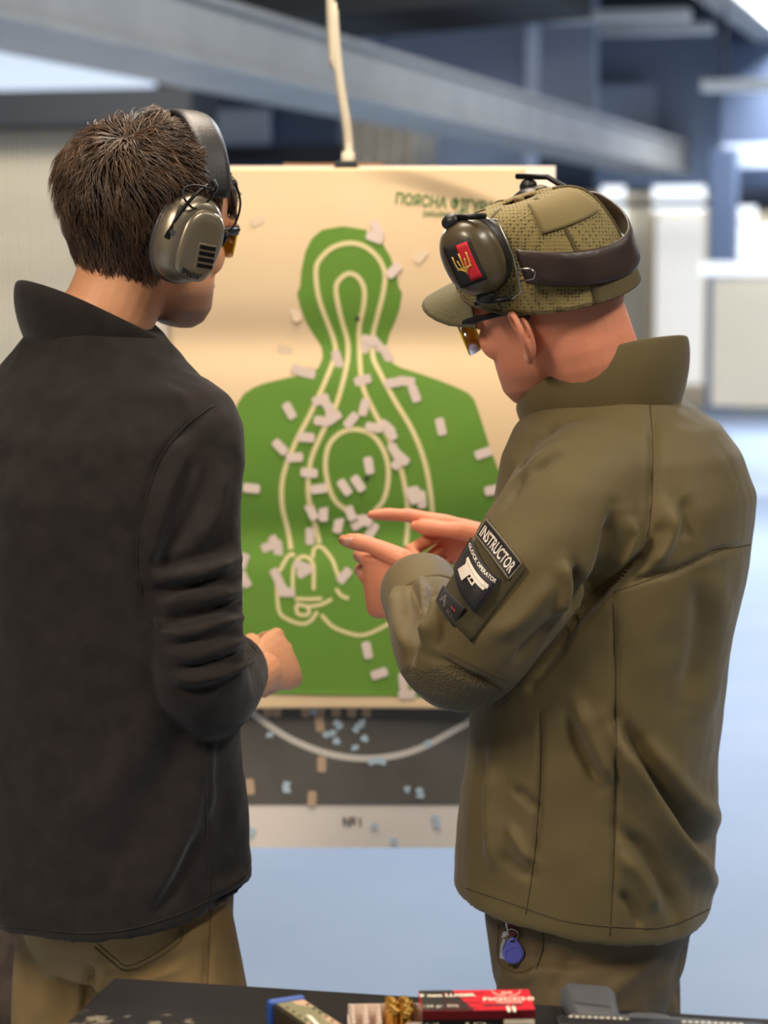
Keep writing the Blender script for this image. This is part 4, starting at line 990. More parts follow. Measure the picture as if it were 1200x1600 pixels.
# hair of the left man: strands rooted all over the scalp
def hair(HM, parent, n=11000):
    th0 = rng.uniform(0, 2 * math.pi, n * 3); zc = rng.uniform(-0.3, 1.0, n * 3)
    # points on the skull ellipsoid, in head frame
    mb_v = []; mb_f = []
    cnt = 0
    crown = np.array((0.008, -0.050, 0.118))
    for t, zz in zip(th0, zc):
        if cnt >= n: break
        z = -0.055 + (zz + 0.3) / 1.3 * 0.188
        # slice radius at this height
        k = max(i for i in range(len(SLICES)) if SLICES[i][0] <= z); k = min(k, len(SLICES) - 2)
        a, b = SLICES[k], SLICES[k + 1]; f = (z - a[0]) / (b[0] - a[0]); yf, yb, w = [a[j] + (b[j] - a[j]) * f for j in (1, 2, 3)]
        x = w * math.cos(t); y = (yf + yb) / 2 + (yf - yb) / 2 * math.sin(t)
        low = -0.052 + 0.012 * math.cos(x * 75) + 0.02 * (abs(x) > 0.05) + rng.uniform(0, 0.014)
        if y < -0.03: ok = z > low
        elif y < 0.012: ok = z > 0.022 if abs(x) > 0.05 else z > 0.0
        elif y < 0.05: ok = z > 0.045
        else: ok = z > 0.075
        if not ok: continue
        if z < -0.02 and rng.random() > 0.55 + (z + 0.055) * 12: continue
        p = np.array((x, y, z)); nrm = np.array((x / 0.077 ** 2, (y - 0.005) / 0.098 ** 2, (z - 0.03) / 0.098 ** 2 * (1 if z > 0.03 else 0.3))); nrm /= np.linalg.norm(nrm)
        d = p - crown; d -= nrm * (d @ nrm); ln = np.linalg.norm(d); d = d / ln if ln > 0.004 else np.array((0, 1, 0.0))
        # fall downwards on the sides, swirl at the crown, cowlick to the front
        d = d + np.array((0, 0, -0.55)) * np.clip((0.11 - z) / 0.06, 0, 1) + np.array((0.25, 0.15, 0)) * (z > 0.09) + np.cross(nrm, d) * 0.35
        clump = np.array([noise.noise(Vector((p[0] * 42 + q * 17, p[1] * 42, p[2] * 30))) for q in range(3)])
        c2_ = np.array([noise.noise(Vector((p[0] * 95 + q * 11, p[1] * 95, p[2] * 80))) for q in range(3)])
        d = d + clump * 1.1 + c2_ * 0.6 + rng.normal(0, 0.10, 3)
        d -= nrm * (d @ nrm); d /= np.linalg.norm(d)
        L = (0.034 + 0.020 * np.clip((z + 0.02) / 0.1, 0, 1)) * rng.uniform(0.7, 1.15) * (0.5 if z < -0.02 else 1)
        if y > 0.06: L *= 1.5
        lift = (0.006 + 0.009 * np.clip(z / 0.1, 0, 1)) * rng.uniform(0.5, 1.3) * (0.35 if z < -0.025 else 1) + 0.004 * c2_[2]
        if -0.005 < y < 0.08: lift *= 0.35
        if z > 0.085 and y < 0.02: lift = lift * 1.15 + 0.004 * max(0, clump[0])
        if z > 0.04 and y < 0.016 and d[1] > 0.05: L = min(L, max(0.006, (0.020 - y) / d[1]))
        if z > 0.04 and 0.016 <= y < 0.070: L *= 0.35; lift = 0.0008
        side = np.cross(nrm, d); wv = rng.uniform(-1, 1) * 0.003 + c2_[1] * 0.016
        pts = []
        for s_ in (0, 0.25, 0.5, 0.75, 1.0):
            # follow the skull: drop along its curvature
            q = p + d * L * s_ + nrm * (lift * math.sin(min(1, s_ * 1.25) * math.pi / 2) - L * L * s_ * s_ * 4.6) + side * wv * math.sin(s_ * 4.2)
            pts.append(q)
        wd = rng.uniform(0.0006, 0.0011); base = len(mb_v)
        for i, q in enumerate(pts):
            ww = wd * (1.0, 1.0, 0.9, 0.65, 0.12)[i]
            mb_v += [q + side * ww, q + nrm * ww * 0.9, q - side * ww]
        for i in range(4):
            for j in range(3):
                mb_f.append((base + 3 * i + j, base + 3 * i + (j + 1) % 3, base + 3 * i + 3 + (j + 1) % 3, base + 3 * i + 3 + j))
        cnt += 1
    V = np.array(mb_v); V = (np.c_[V, np.ones(len(V))] @ np.array(HM).T)[:, :3]
    me = bpy.data.meshes.new('hair'); me.from_pydata(V.tolist(), [], mb_f); me.update()
    o = mesh_obj('hair', me, m_hair, parent, True, fixn=False); return o
hairA = hair(HMA, pA_); hairA['label'] = 'tousled short brown hair'

# ================================================================== RIGHT MAN (olive jacket)
def nail_plate(T, c, dirn, across, nrm, parent, w=0.0058, l=0.0075):
    vs = []
    for i in range(5):
        for j in range(5):
            a, b = -1 + i / 2, -1 + j / 2
            vs.append(T((c[0] + dirn[0] * a * l + across[0] * b * w + nrm[0] * (0.0012 - 0.0016 * b * b), c[1] + dirn[1] * a * l + across[1] * b * w + nrm[1] * (0.0012 - 0.0016 * b * b), c[2] + dirn[2] * a * l + across[2] * b * w + nrm[2] * (0.0012 - 0.0016 * b * b))))
    return MB().add(vs, [(i * 5 + j, i * 5 + j + 1, i * 5 + j + 6, i * 5 + j + 5) for i in range(4) for j in range(4)]).build('fingernail', m_nail, parent, smooth=True, thick=0.0008)
m_nail = mat('fingernail', (222, 166, 146), 0.3)
RB, FB = heading(-72)
cB = Vector((0.250, 2.78, 0))
HMB = head_matrix(Vector((0.203, 2.735, 1.585)), -47, 9, -19)
neckB = Vector((0.262, 2.795, 1.480))
def rowB(z, x, a, b, t=0.0, y=2.78): return (x, y, z, a, b, t)
tB = torso([rowB(0.945, 0.240, 0.155, 0.12, 0.02), rowB(0.895, 0.240, 0.172, 0.136, 0.022), rowB(0.884, 0.240, 0.182, 0.146, 0.022), rowB(0.892, 0.240, 0.186, 0.150, 0.022), rowB(0.96, 0.243, 0.186, 0.149, 0.015), rowB(1.06, 0.249, 0.184, 0.146), rowB(1.18, 0.261, 0.186, 0.146),
            rowB(1.29, 0.279, 0.192, 0.152), rowB(1.37, 0.286, 0.190, 0.150), rowB(1.42, 0.281, 0.172, 0.136), rowB(1.452, 0.276, 0.142, 0.118), rowB(1.474, 0.270, 0.108, 0.094), rowB(1.488, 0.264, 0.08, 0.07), rowB(1.492, 0.264, 0.06, 0.055)], RB, FB)
elB = W(706, 1038, 2.60); wrB = W(632, 944, 2.80)
slB = limb([W(985, 765, 2.72), W(918, 772, 2.655), W(858, 842, 2.605), W(795, 934, 2.585), W(742, 1008, 2.59), W(712, 1026, 2.625), W(686, 992, 2.70), W(662, 938, 2.79)], [0.072, 0.081, 0.073, 0.067, 0.063, 0.061, 0.056, 0.045], 30, hollow=0.02)
shB2 = cB + RB * 0.17 + Vector((0.03, 0, 1.40)); elB2 = Vector((0.215, 3.02, 1.19)); wrB2 = W(818, 872, 3.02)
slB2 = limb([shB2 - RB * 0.06, shB2, shB2.lerp(elB2, 0.5), elB2, elB2.lerp(wrB2, 0.55), wrB2 + Vector((0.03, 0, 0))], [0.07, 0.078, 0.068, 0.06, 0.052, 0.045], 22, hollow=0.02)
jB = remesh([tB, slB, slB2], 0.0040, 12, 'jacket')
FOLD_B = [
    ([(1018, 640), (1022, 720), (1018, 800), (1010, 850)], 8, -0.004),
    ([(880, 660), (830, 690), (800, 740)], 10, -0.004), ([(900, 690), (850, 720), (812, 760)], 9, 0.004), ([(870, 720), (820, 750), (790, 790)], 7, -0.003),
    ([(960, 790), (955, 850), (940, 900), (905, 955)], 12, -0.008), ([(985, 800), (985, 850), (960, 900)], 12, 0.006), ([(900, 880), (905, 930), (890, 965)], 8, -0.007), ([(880, 870), (882, 920), (868, 965)], 9, 0.005),
    ([(1030, 830), (1005, 870), (950, 920), (890, 985), (830, 1070)], 9, -0.012), ([(1040, 790), (1050, 820), (1035, 860), (1010, 890)], 12, 0.006), ([(1060, 780), (1075, 800), (1070, 850)], 14, -0.004),
    ([(940, 925), (1000, 905), (1060, 890), (1120, 862), (1178, 850)], 5, -0.003),
    # sleeve twist and wrinkles at the bend of the arm
    ([(760, 1000), (820, 960), (870, 900)], 16, 0.004), ([(800, 1040), (850, 990), (890, 950)], 9, -0.004), ([(640, 905), (650, 950), (640, 1010), (640, 1050)], 7, -0.006), ([(655, 905), (668, 950), (662, 1010)], 7, 0.006), ([(676, 915), (672, 950), (656, 1000)], 5, -0.006), ([(690, 925), (680, 965), (668, 1000)], 6, 0.005), ([(618, 910), (622, 960), (640, 1030)], 8, 0.004),
    ([(700, 950), (690, 985), (680, 1020)], 6, -0.004), ([(660, 1020), (700, 1040), (740, 1060), (790, 1075)], 6, -0.004), ([(760, 830), (765, 850), (780, 870)], 6, -0.004),
    # drapes of the back and side
    ([(940, 1120), (985, 1190), (1040, 1290), (1100, 1370), (1125, 1410)], 16, 0.010), ([(965, 1120), (1010, 1190), (1070, 1280), (1125, 1340)], 13, -0.009), ([(1000, 1150), (1060, 1230), (1140, 1300)], 18, 0.006),
    ([(960, 1290), (1010, 1330), (1050, 1400), (1060, 1450)], 12, -0.006), ([(962, 1330), (1000, 1370), (1030, 1430)], 12, 0.005), ([(965, 1390), (990, 1420), (1005, 1455)], 8, -0.004), ([(900, 1090), (930, 1160), (958, 1230)], 12, 0.006), ([(885, 1110), (905, 1170), (940, 1230)], 9, -0.005),
    ([(800, 1230), (825, 1250), (842, 1270)], 7, -0.004), ([(770, 1180), (765, 1300), (780, 1370)], 16, 0.005), ([(795, 1290), (820, 1330), (838, 1350)], 8, 0.004), ([(752, 1160), (748, 1260), (756, 1340)], 12, -0.004), ([(780, 1330), (810, 1360), (835, 1370)], 8, -0.003),
    ([(1110, 880), (1125, 960), (1110, 1060), (1090, 1150)], 22, 0.004), ([(1090, 900), (1095, 1000), (1070, 1100)], 16, -0.004),
    ([(845, 1110), (842, 1250), (828, 1400)], 5, -0.003), ([(958, 930), (962, 1100), (962, 1300), (955, 1440)], 5, -0.003),
]
folds(jB, [(p, w * 0.95, a * 2.1) for p, w, a in FOLD_B])
wobble(jB, 0.0026, 8, 8.3, 3)
hwB = W(674, 921, 2.83)
YB = Vector((-0.82, 0.56, -0.03)).normalized(); XB = Vector((-0.25, 0.05, 0.95)); XB = (XB - YB * XB.dot(YB)).normalized(); ZB = XB.cross(YB)
THUMB_B = [(0.020, 0.020, -0.002), (0.036, 0.040, 0.000), (0.046, 0.062, 0.004), (0.054, 0.080, 0.008), (0.058, 0.096, 0.011), (0.060, 0.108, 0.014), (0.061, 0.115, 0.016)]
hpB, TB_, thB = hand_parts(hwB, XB, YB, ZB, [(40, 92, 50), (46, 94, 50), (52, 94, 50), (56, 92, 50)], THUMB_B, 0.98, W(665, 938, 2.80))
handB = remesh(hpB, 0.0016, 3, 'hand')
hwB2 = W(800, 864, 3.0)
YB2 = Vector((-0.93, 0.28, 0.16)).normalized(); XB2 = Vector((0.0, -0.62, 0.78)); XB2 = (XB2 - YB2 * XB2.dot(YB2)).normalized(); ZB2 = YB2.cross(XB2)
THUMB_B2 = [(0.020, 0.014, -0.006), (0.036, 0.036, -0.014), (0.040, 0.062, -0.018), (0.038, 0.084, -0.020), (0.036, 0.102, -0.020), (0.035, 0.116, -0.020), (0.034, 0.122, -0.020)]
hpB2, _, _ = hand_parts(hwB2, XB2, YB2, ZB2, [(2, 10, 6), (58, 80, 40), (66, 84, 45), (70, 84, 45)], THUMB_B2, 1.0, wrB2 + Vector((0.03, 0, -0.005)))
handB2 = remesh(hpB2, 0.0016, 3, 'hand')
headB, tintB = head_mesh(HMB, neckB, 0.058, (0.45, 0.42))
feetB = [tuple((cB - RB * 0.11)[:2]), tuple((cB + RB * 0.11)[:2])]
innerB = [torso([(r[0], r[1], r[2], r[3] * 0.82, r[4] * 0.80, 0) for r in [rowB(0.86, 0.245, 0.15, 0.12), rowB(1.0, 0.245, 0.17, 0.13), rowB(1.2, 0.262, 0.17, 0.13), rowB(1.36, 0.278, 0.17, 0.125), rowB(1.46, 0.272, 0.12, 0.09), rowB(1.5, 0.266, 0.06, 0.06)]], RB, FB),
          limb([W(960, 740, 2.68), W(858, 832, 2.60), W(720, 1015, 2.60), W(660, 985, 2.70), W(640, 940, 2.79)], [0.05, 0.045, 0.04, 0.034, 0.028], 14), limb([shB2, elB2, wrB2], [0.05, 0.04, 0.028], 14)] + body_lower(RB, FB, (0.248, 2.78), 0.9, feetB, 0.17, 0.12)
coreB = remesh(innerB, 0.008, 4, 'core')
pB_ = finish_body('person', [coreB, headB, handB, handB2], [None, tintB, None, None], m_skinB, 'person in olive jacket and cap pointing at the target, seen from the side')
jacketB = mesh_obj('jacket', jB, m_olive, pB_, True, fixn=False); jacketB['label'] = 'olive green field jacket'
treeB = bvh(jB)
nail_plate(TB_, (0.0600, 0.104, 0.0218), (0, 0.95, 0.25), (1, 0, 0), (0, -0.2, 1), pB_)
def ccB(t): return 0
c2 = Vector((0.259, 2.775, 0)); RC, FC = heading(-60)
collar(c2, RC, FC, 0.088, 0.092, lambda t: 1.468 - 0.018 * math.sin(math.radians(t)), lambda t: 0.052 - 0.020 * math.sin(math.radians(t)) - 0.012 * bump_(t, 100, 40) + 0.009 * bump_(t, 205, 40), lambda t: 0.010 + 0.004 * math.sin(math.radians(t)), 0.006, 44, 96, 444, 'collar', m_olive, jacketB)
for L_ in ([(1014, 618), (1020, 700), (1018, 790), (1012, 838)], [(958, 932), (963, 1100), (961, 1300), (953, 1462)], [(846, 1112), (842, 1250), (832, 1360), (822, 1428)], [(960, 925), (1010, 908), (1070, 885), (1120, 862), (1176, 850)],
           [(728, 1388), (800, 1412), (880, 1438), (960, 1448), (1040, 1448), (1110, 1420)], [(700, 1020), (740, 1040), (790, 1062)], [(705, 1040), (745, 1058), (785, 1078)]):
    seam(treeB, L_, m_thread, jacketB, r=0.0008, lift=0.0001, n=14)
def cuff(pts, rad, mt, parent):
    P = [Vector(p) for p in spline([tuple(q) for q in pts], 4)]; r = [x[0] for x in spline([(q,) for q in rad], 4)]
    return MB().tube(P, r, 30, cap=False).build('cuff', mt, parent, smooth=True, thick=0.003, fixn=True)
cuff([W(674, 962, 2.755), W(664, 940, 2.79), W(655, 921, 2.822)], [0.0500, 0.0485, 0.0470], m_olive, jacketB)
cuff([W(346, 1057, 2.80), wrA, wrA + (wrA - W(346, 1057, 2.80)).normalized() * 0.012], [0.0505, 0.0490, 0.0480], m_fleece, jacketA)
# trousers
hB = Vector((0.248, 2.78, 0))
legsB = []
for s, (fx, fy) in zip((-1, 1), feetB):
    hip = hB + RB * (s * 0.085) + Vector((0, 0, 0.84))
    legsB.append(([hip, hip.lerp(Vector((fx, fy, 0.5)), 0.4), Vector((fx, fy, 0.50)), Vector((fx, fy, 0.25)), Vector((fx, fy, 0.06))], [0.088, 0.092, 0.080, 0.070, 0.068]))
trB = remesh(trouser_mb(RB, FB, [(hB.x, hB.y, 1.0, 0.150, 0.114, 0), (hB.x, hB.y, 0.93, 0.158, 0.120, 0), (hB.x, hB.y, 0.87, 0.160, 0.122, 0), (hB.x, hB.y, 0.80, 0.152, 0.112, 0), (hB.x, hB.y, 0.74, 0.14, 0.09, 0)], legsB), 0.0050, 8, 'trousers')
folds(trB, [([(780, 1505), (815, 1512), (835, 1505)], 7, -0.005), ([(790, 1520), (820, 1530), (840, 1512)], 6, 0.005), ([(850, 1440), (848, 1480), (840, 1510)], 6, -0.004), ([(1040, 1480), (980, 1530), (930, 1570)], 14, 0.006), ([(1080, 1470), (1060, 1530), (1070, 1580)], 10, -0.005), ([(900, 1480), (880, 1520), (850, 1560)], 12, -0.004)])
trouB = mesh_obj('trousers', trB, m_olivetr, pB_, True, fixn=False)
treeTB = bvh(trB)
seam(treeTB, [(780, 1445), (778, 1490), (786, 1512), (812, 1520), (834, 1512)], m_thread, trouB, 'pocket_seam', 0.001)
seam(treeTB, [(849, 1440), (848, 1480), (838, 1515)], m_thread, trouB, 'pocket_seam', 0.001)
for fx, fy in feetB: shoe(fx, fy, FB, pB_)
# ================================================================== EAR MUFFS, GLASSES, CAP, PATCHES, KEYS
m_muff = mat('silver_bronze_shell', (134, 124, 106), 0.32, metal=0.55, coat=0.3)
m_muffdk = mat('graphite_shell', (84, 82, 82), 0.35, metal=0.5)
m_pad = mat('black_leatherette', (30, 28, 30), 0.42, bump=0.15, bscale=300)
m_wire = mat('black_wire', (20, 20, 22), 0.4, metal=0.5)
m_steelw = mat('bright_wire', (190, 186, 176), 0.25, metal=1.0)
m_yel = mat('yellow_lens', (250, 214, 10), 0.1, trans=0.2, coat=0.3)
m_framek = mat('black_frame', (24, 26, 30), 0.3)
m_text = mat('black_logo', (30, 30, 30), 0.5)

def cup_rings(prof, M, n=36, ex=2.3):
    """sections across local x: (x, half height z, half width y)"""
    out = []
    for x, hz, hy in prof:
        rr = []
        for k in range(n):
            t = 2 * math.pi * k / n; c, s = math.cos(t), math.sin(t)
            rr.append(M @ Vector((x, hy * math.copysign(abs(c) ** (2 / ex), c), hz * math.copysign(abs(s) ** (2 / ex), s))))
        out.append(rr)
    return out
def strip(path, across, half, th):
    """a padded band: path points, across vectors, half width, thickness (outward = path - centre)"""
    mb = MB(); k = 10; rows = []
    for p, a, o_, hw in path:
        row = []
        for j in range(k):
            t = 2 * math.pi * j / k; c, s = math.cos(t), math.sin(t)
            row.append(p + a * (hw * math.copysign(abs(c) ** 0.6, c)) + o_ * (th * math.copysign(abs(s) ** 0.7, s)))
        rows.append(row)
    return mb.loft(rows)

# ---- silver ear muffs of the left man
muA = thing('ear_muffs', 'silver ear muffs with wide black headband on the dark-haired man', 'ear muffs', HMA @ Vector((0, 0, -0.06)))
path = []
for i in range(33):
    t = math.radians(-66 + 132 * i / 32)
    p = Vector((0.096 * math.sin(t) * 1.04, 0.044 - 0.018 * abs(math.sin(t)), 0.012 + 0.139 * math.cos(t)))
    o_ = Vector((math.sin(t), 0, math.cos(t) * 0.8)).normalized(); e = min(i, 32 - i)
    path.append((HMA @ p, (HMA.to_3x3() @ Vector((0, 1, 0))).normalized(), (HMA.to_3x3() @ o_).normalized(), (0.016, 0.022, 0.024)[min(e, 2)]))
bandA = strip(path, None, 0.024, 0.006).build('headband', m_pad, muA, smooth=True)
for s in (-1, 1):
    CM = HMA @ Matrix.Translation((-0.004 * s, -0.006, 0.020)) @ Matrix.Rotation(math.radians(-14), 4, 'X') @ Matrix.Scale(s, 4, (1, 0, 0))
    MB().loft(cup_rings([(0.066, 0.040, 0.030), (0.070, 0.046, 0.036), (0.080, 0.048, 0.038), (0.086, 0.046, 0.036)], CM)).build('cushion', m_pad, muA, smooth=True)
    cup = MB().loft(cup_rings([(0.084, 0.050, 0.040), (0.087, 0.0525, 0.0425), (0.098, 0.0525, 0.0425), (0.107, 0.049, 0.039), (0.113, 0.043, 0.034), (0.1155, 0.036, 0.028)], CM)).build('cup', m_muff, muA, smooth=True)
    MB().loft(cup_rings([(0.0858, 0.0540, 0.0440), (0.0885, 0.0545, 0.0445), (0.0915, 0.0540, 0.0440)], CM)).build('rim', m_muffdk, cup, smooth=True)
    PM = CM @ Matrix.Translation((0, 0.006, -0.004))
    MB().loft(cup_rings([(0.106, 0.042, 0.031), (0.1155, 0.041, 0.030), (0.119, 0.037, 0.026), (0.1205, 0.028, 0.019)], PM, ex=2.8)).build('cover_plate', m_muff, cup, smooth=True)
    VM = PM @ Matrix.Translation((0.1205, 0.008, -0.010)) @ Matrix.Rotation(math.radians(8), 4, 'X')
    MB().box((0, 0, 0), (0.0016, 0.027, 0.030), VM).build('vent_frame', m_muff, cup, bevel=0.002)
    for i in range(4): MB().box((0.0012, 0.0005 * i, 0.0110 - i * 0.0070), (0.0014, 0.023, 0.0046), VM).build('vent_slot', m_wire, cup, bevel=0.0008)
    vs, fs = text_mesh('M&P', 0.0165, 0.0012, bold=0.0005)
    LM = PM @ Matrix.Translation((0.1190, -0.002, -0.0315)) @ Matrix.Rotation(math.radians(90), 4, 'Z') @ Matrix.Rotation(math.radians(90 - 14), 4, 'X')
    if s < 0: LM = LM @ Matrix.Scale(-1, 4, (1, 0, 0))
    MB().add(vs, fs).xf(LM).build('logo_lettering', m_text, cup)
    # wire frame, hinge and cable loop
    T_ = lambda x, y, z: HMA @ Vector((s * (x + 0.006), y - 0.004, z + 0.022))
    MB().tube(spline([T_(0.100, 0.044, 0.070), T_(0.106, 0.052, 0.045), T_(0.104, 0.050, 0.020), T_(0.098, 0.040, 0.004)], 5), 0.0013, 6).build('wire', m_wire, muA, smooth=True)
    MB().tube(spline([T_(0.100, 0.006, 0.062), T_(0.102, -0.014, 0.048), T_(0.100, -0.030, 0.026), T_(0.096, -0.038, 0.004)], 5), 0.0022, 6).build('wire', m_wire, muA, smooth=True)
    MB().tube([T_(0.099, -0.024, 0.036), T_(0.098, -0.040, -0.002)], 0.0042, 8, flat=0.6).build('hinge_arm', m_wire, muA, smooth=True)
    MB().tube([T_(0.099, -0.036, 0.006), T_(0.103, -0.037, 0.006)], 0.0036, 10).build('rivet', m_steelw, muA)
    MB().tube([T_(0.099, 0.046, 0.010), T_(0.096, 0.040, -0.006)], 0.0036, 8).build('hinge_arm', m_wire, muA, smooth=True)
    MB().tube([T_(0.104, -0.010 + 0.020 * math.cos(a), 0.048 + 0.013 * math.sin(a)) + (HMA.to_3x3() @ Vector((s * 0.006 * math.sin(a * 2), 0, 0))) for a in np.linspace(0, 2 * math.pi, 25)], 0.0014, 6).build('cable_loop', m_wire, muA, smooth=True)
    MB().tube(spline([T_(0.104, 0.008, 0.052), T_(0.106, 0.012, 0.060), T_(0.102, 0.010, 0.068)], 4), 0.0034, 8).build('cable_plug', m_wire, muA, smooth=True)

def glasses(HM, name, label, parts_z, yl=0.118, wrap=0.020, deep=0.0):
    g = thing(name, label, 'glasses', HM @ Vector((0, 0.11, 0)))
    for s in (-1, 1):
        rows = []
        for i in range(9):
            x = 0.006 + 0.060 * i / 8; y = yl - wrap * (x / 0.066) ** 2 * 1.5
            top = parts_z + 0.016; bot = parts_z - 0.024 - deep + 0.012 * (x / 0.066) ** 3 - (0.0 if i else -0.010)
            rows.append([HM @ Vector((s * x, y, top)), HM @ Vector((s * x, y - 0.001, (top + bot) / 2)), HM @ Vector((s * x, y - 0.003, bot))])
        MB().loft(rows, cap=False, closed=False).build('lens', m_yel, g, smooth=True, thick=0.002)
        MB().tube(spline([HM @ Vector((s * x, yl - wrap * (x / 0.066) ** 2 * 1.5, parts_z + 0.017)) for x in (0.0, 0.02, 0.04, 0.06, 0.068)], 4), 0.0032, 8).build('brow_bar', m_framek, g, smooth=True)
        MB().tube(spline([HM @ Vector(p) for p in ((s * 0.068, yl - wrap * 1.6, parts_z + 0.015), (s * 0.076, 0.065, parts_z + 0.016), (s * 0.0795, 0.03, parts_z + 0.018), (s * 0.0805, 0.0, parts_z + 0.018), (s * 0.080, -0.02, parts_z + 0.008))], 4), [0.0050] * 6 + [0.0038] * 11, 8, flat=0.55).build('temple_arm', m_framek, g, smooth=True)
    return g
glasses(HMA, 'safety_glasses', 'yellow safety glasses on the dark-haired man, mostly behind his ear muff', 0.012)
glB = glasses(HMB, 'safety_glasses', 'yellow wraparound safety glasses under the olive cap', 0.012, 0.127, 0.020, 0.012)

# ---- cap of the right man
def mesh_cloth(name, col, hole, scale):
    m = mat(name, col, 0.8, bump=0.6, bscale=scale, voronoi=True)
    nt = m.node_tree; N = nt.nodes; L = nt.links
    v = [n for n in N if n.type == 'TEX_VORONOI'][0]; v.feature = 'F1'; v.inputs['Randomness'].default_value = 0.25
    r = N.new('ShaderNodeValToRGB'); r.color_ramp.elements[0].position = 0.22; r.color_ramp.elements[1].position = 0.40
    r.color_ramp.elements[0].color = lin(hole); r.color_ramp.elements[1].color = lin(col)
    L.new(v.outputs['Distance'], r.inputs['Fac']); L.new(r.outputs['Color'], N['Principled BSDF'].inputs['Base Color'])
    return m
m_capmesh = mesh_cloth('olive_cap_mesh', (130, 116, 70), (60, 50, 28), 250)
m_cap = mat('olive_cap_cloth', (122, 108, 68), 0.8, bump=0.3, bscale=900)
m_capdk = mat('olive_cap_strap', (88, 76, 48), 0.85, bump=0.5, bscale=700)
cap = thing('baseball_cap', 'olive mesh baseball cap worn by the instructor', 'cap', HMB @ Vector((0, 0, 0.03)))
CA, CB_, ZT = 0.0865, 0.1055, 0.138
def dome(t, s, out=0.0):
    """t angle round (90 = front), s 0 rim .. 1 crown"""
    q = math.radians(t); zr = 0.030 + 0.030 * math.sin(q) if math.sin(q) > 0 else 0.030 + 0.020 * math.sin(q)
    a = s * math.pi / 2; r = math.cos(a) ** 0.36; h = math.sin(a) ** 1.05
    return HMB @ Vector(((CA + out) * r * math.cos(q), 0.005 + (CB_ + out) * r * math.sin(q), zr + (ZT + out - zr) * h))
def panel_mesh(t0, t1, s0, s1, out, name, mt, parent, th=0.0022, nt_=14, ns=14):
    rows = [[dome(t0 + (t1 - t0) * j / nt_, s0 + (s1 - s0) * i / ns, out) for j in range(nt_ + 1)] for i in range(ns + 1)]
    return MB().loft(rows, cap=False, closed=False).build(name, mt, parent, smooth=True, thick=th)
for i in range(6):
    t0 = 60 + i * 60
    if i == 0: pass
    panel_mesh(t0, t0 + 60, 0.0 if i not in (3,) else 0.0, 0.992, 0, 'crown_panel', m_cap if i == 5 else m_capmesh, cap)
    MB().tube([dome(t0, k / 20, 0.0012) for k in range(20)], 0.0022, 6, flat=0.5).build('panel_seam', m_capdk, cap, smooth=True)
panel_mesh(60, 120, 0.0, 0.62, 0.0015, 'front_panel', m_cap, cap)
panel_mesh(-138, -78, 0.52, 0.88, 0.0022, 'loop_patch', m_cap, cap)
panel_mesh(180, 246, 0.0, 0.26, 0.0018, 'side_band', m_capmesh, cap)
panel_mesh(240, 320, -0.0, 0.17, 0.004, 'strap', m_capdk, cap)
MB().tube([dome(t, 0.02, 0.001) for t in range(0, 361, 8)], 0.0026, 6).build('rim_binding', m_capdk, cap, smooth=True)
MB().ellipsoid(dome(0, 1.0, 0.001), (0.007, 0.007, 0.004)).build('button', m_cap, cap, smooth=True)
rows = []
for i in range(9):
    f = i / 8; row = []
    for j in range(17):
        g = -1 + 2 * j / 16; t = 90 - g * 58; q = math.radians(t)
        base = Vector((CA * math.cos(q), 0.005 + CB_ * math.sin(q), 0.030 + 0.030 * math.sin(q) + 0.004))
        ext = 0.069 * (1 - abs(g) ** 2.6) ** 0.6
        row.append(HMB @ (base + Vector((0.004 * g * f, ext * f, -0.010 * f - 0.018 * (g * g) * f - 0.004 * f * f))))
    rows.append(row)
MB().loft(rows, cap=False, closed=False).build('visor', mat('olive_visor', (104, 98, 70), 0.7, bump=0.5, bscale=260), cap, smooth=True, thick=0.003)

# ---- olive ear muffs pushed up on the cap
m_omuff = mat('olive_shell', (84, 74, 54), 0.32, coat=0.2)
m_gold = mat('gold_thread', (226, 186, 92), 0.4, metal=0.3)
m_redp = mat('red_cloth', (206, 30, 44), 0.6)
m_blackp2 = mat('black_cloth', (26, 22, 24), 0.6)
muB = thing('ear_muffs', 'olive ear muffs with black leather band round the olive cap', 'ear muffs', HMB @ Vector((0, -0.02, 0.05)))
def cup_at(pos, rot_z, rot_x, s):
    CM = HMB @ Matrix.Translation(pos) @ Matrix.Rotation(rot_z, 4, 'Z') @ Matrix.Rotation(rot_x, 4, 'X') @ Matrix.Scale(s, 4, (1, 0, 0))
    MB().loft(cup_rings([(-0.022, 0.040, 0.032), (-0.018, 0.044, 0.036), (-0.008, 0.046, 0.038), (0.000, 0.043, 0.035)], CM)).build('cushion', m_pad, muB, smooth=True)
    c = MB().loft(cup_rings([(-0.002, 0.042, 0.034), (0.001, 0.044, 0.036), (0.010, 0.043, 0.035), (0.019, 0.038, 0.030), (0.025, 0.030, 0.023), (0.0275, 0.018, 0.014), (0.028, 0.004, 0.003)], CM)).build('cup', m_omuff, muB, smooth=True)
    for z in (-1, 1): MB().ellipsoid((0.004, 0.006, z * 0.046), (0.010, 0.012, 0.009), CM).build('foam_grip', m_pad, c, smooth=True)
    return CM, c
CM1, cup1 = cup_at((-0.104, 0.006, 0.106), math.radians(14), math.radians(-6), -1)
CM2, cup2 = cup_at((0.092, 0.056, 0.090), math.radians(-14), math.radians(-6), 1)
PMx = CM1 @ Matrix.Translation((0.0268, 0.002, 0.002))
def on_cup(y, z, lift):    # curved patch on the shell: y width, z height
    return CM1 @ Vector((0.0292 - 8.0 * (y * y) * 0.55 - 6.0 * (z * z) * 0.55 + lift, y, z))
def cup_patch(y0, y1, z0, z1, lift, name, mt):
    rows = [[on_cup(y0 + (y1 - y0) * j / 6, z0 + (z1 - z0) * i / 8, lift) for j in range(7)] for i in range(9)]
    MB().loft(rows, cap=False, closed=False).build(name, mt, cup1, smooth=True, thick=0.0016)
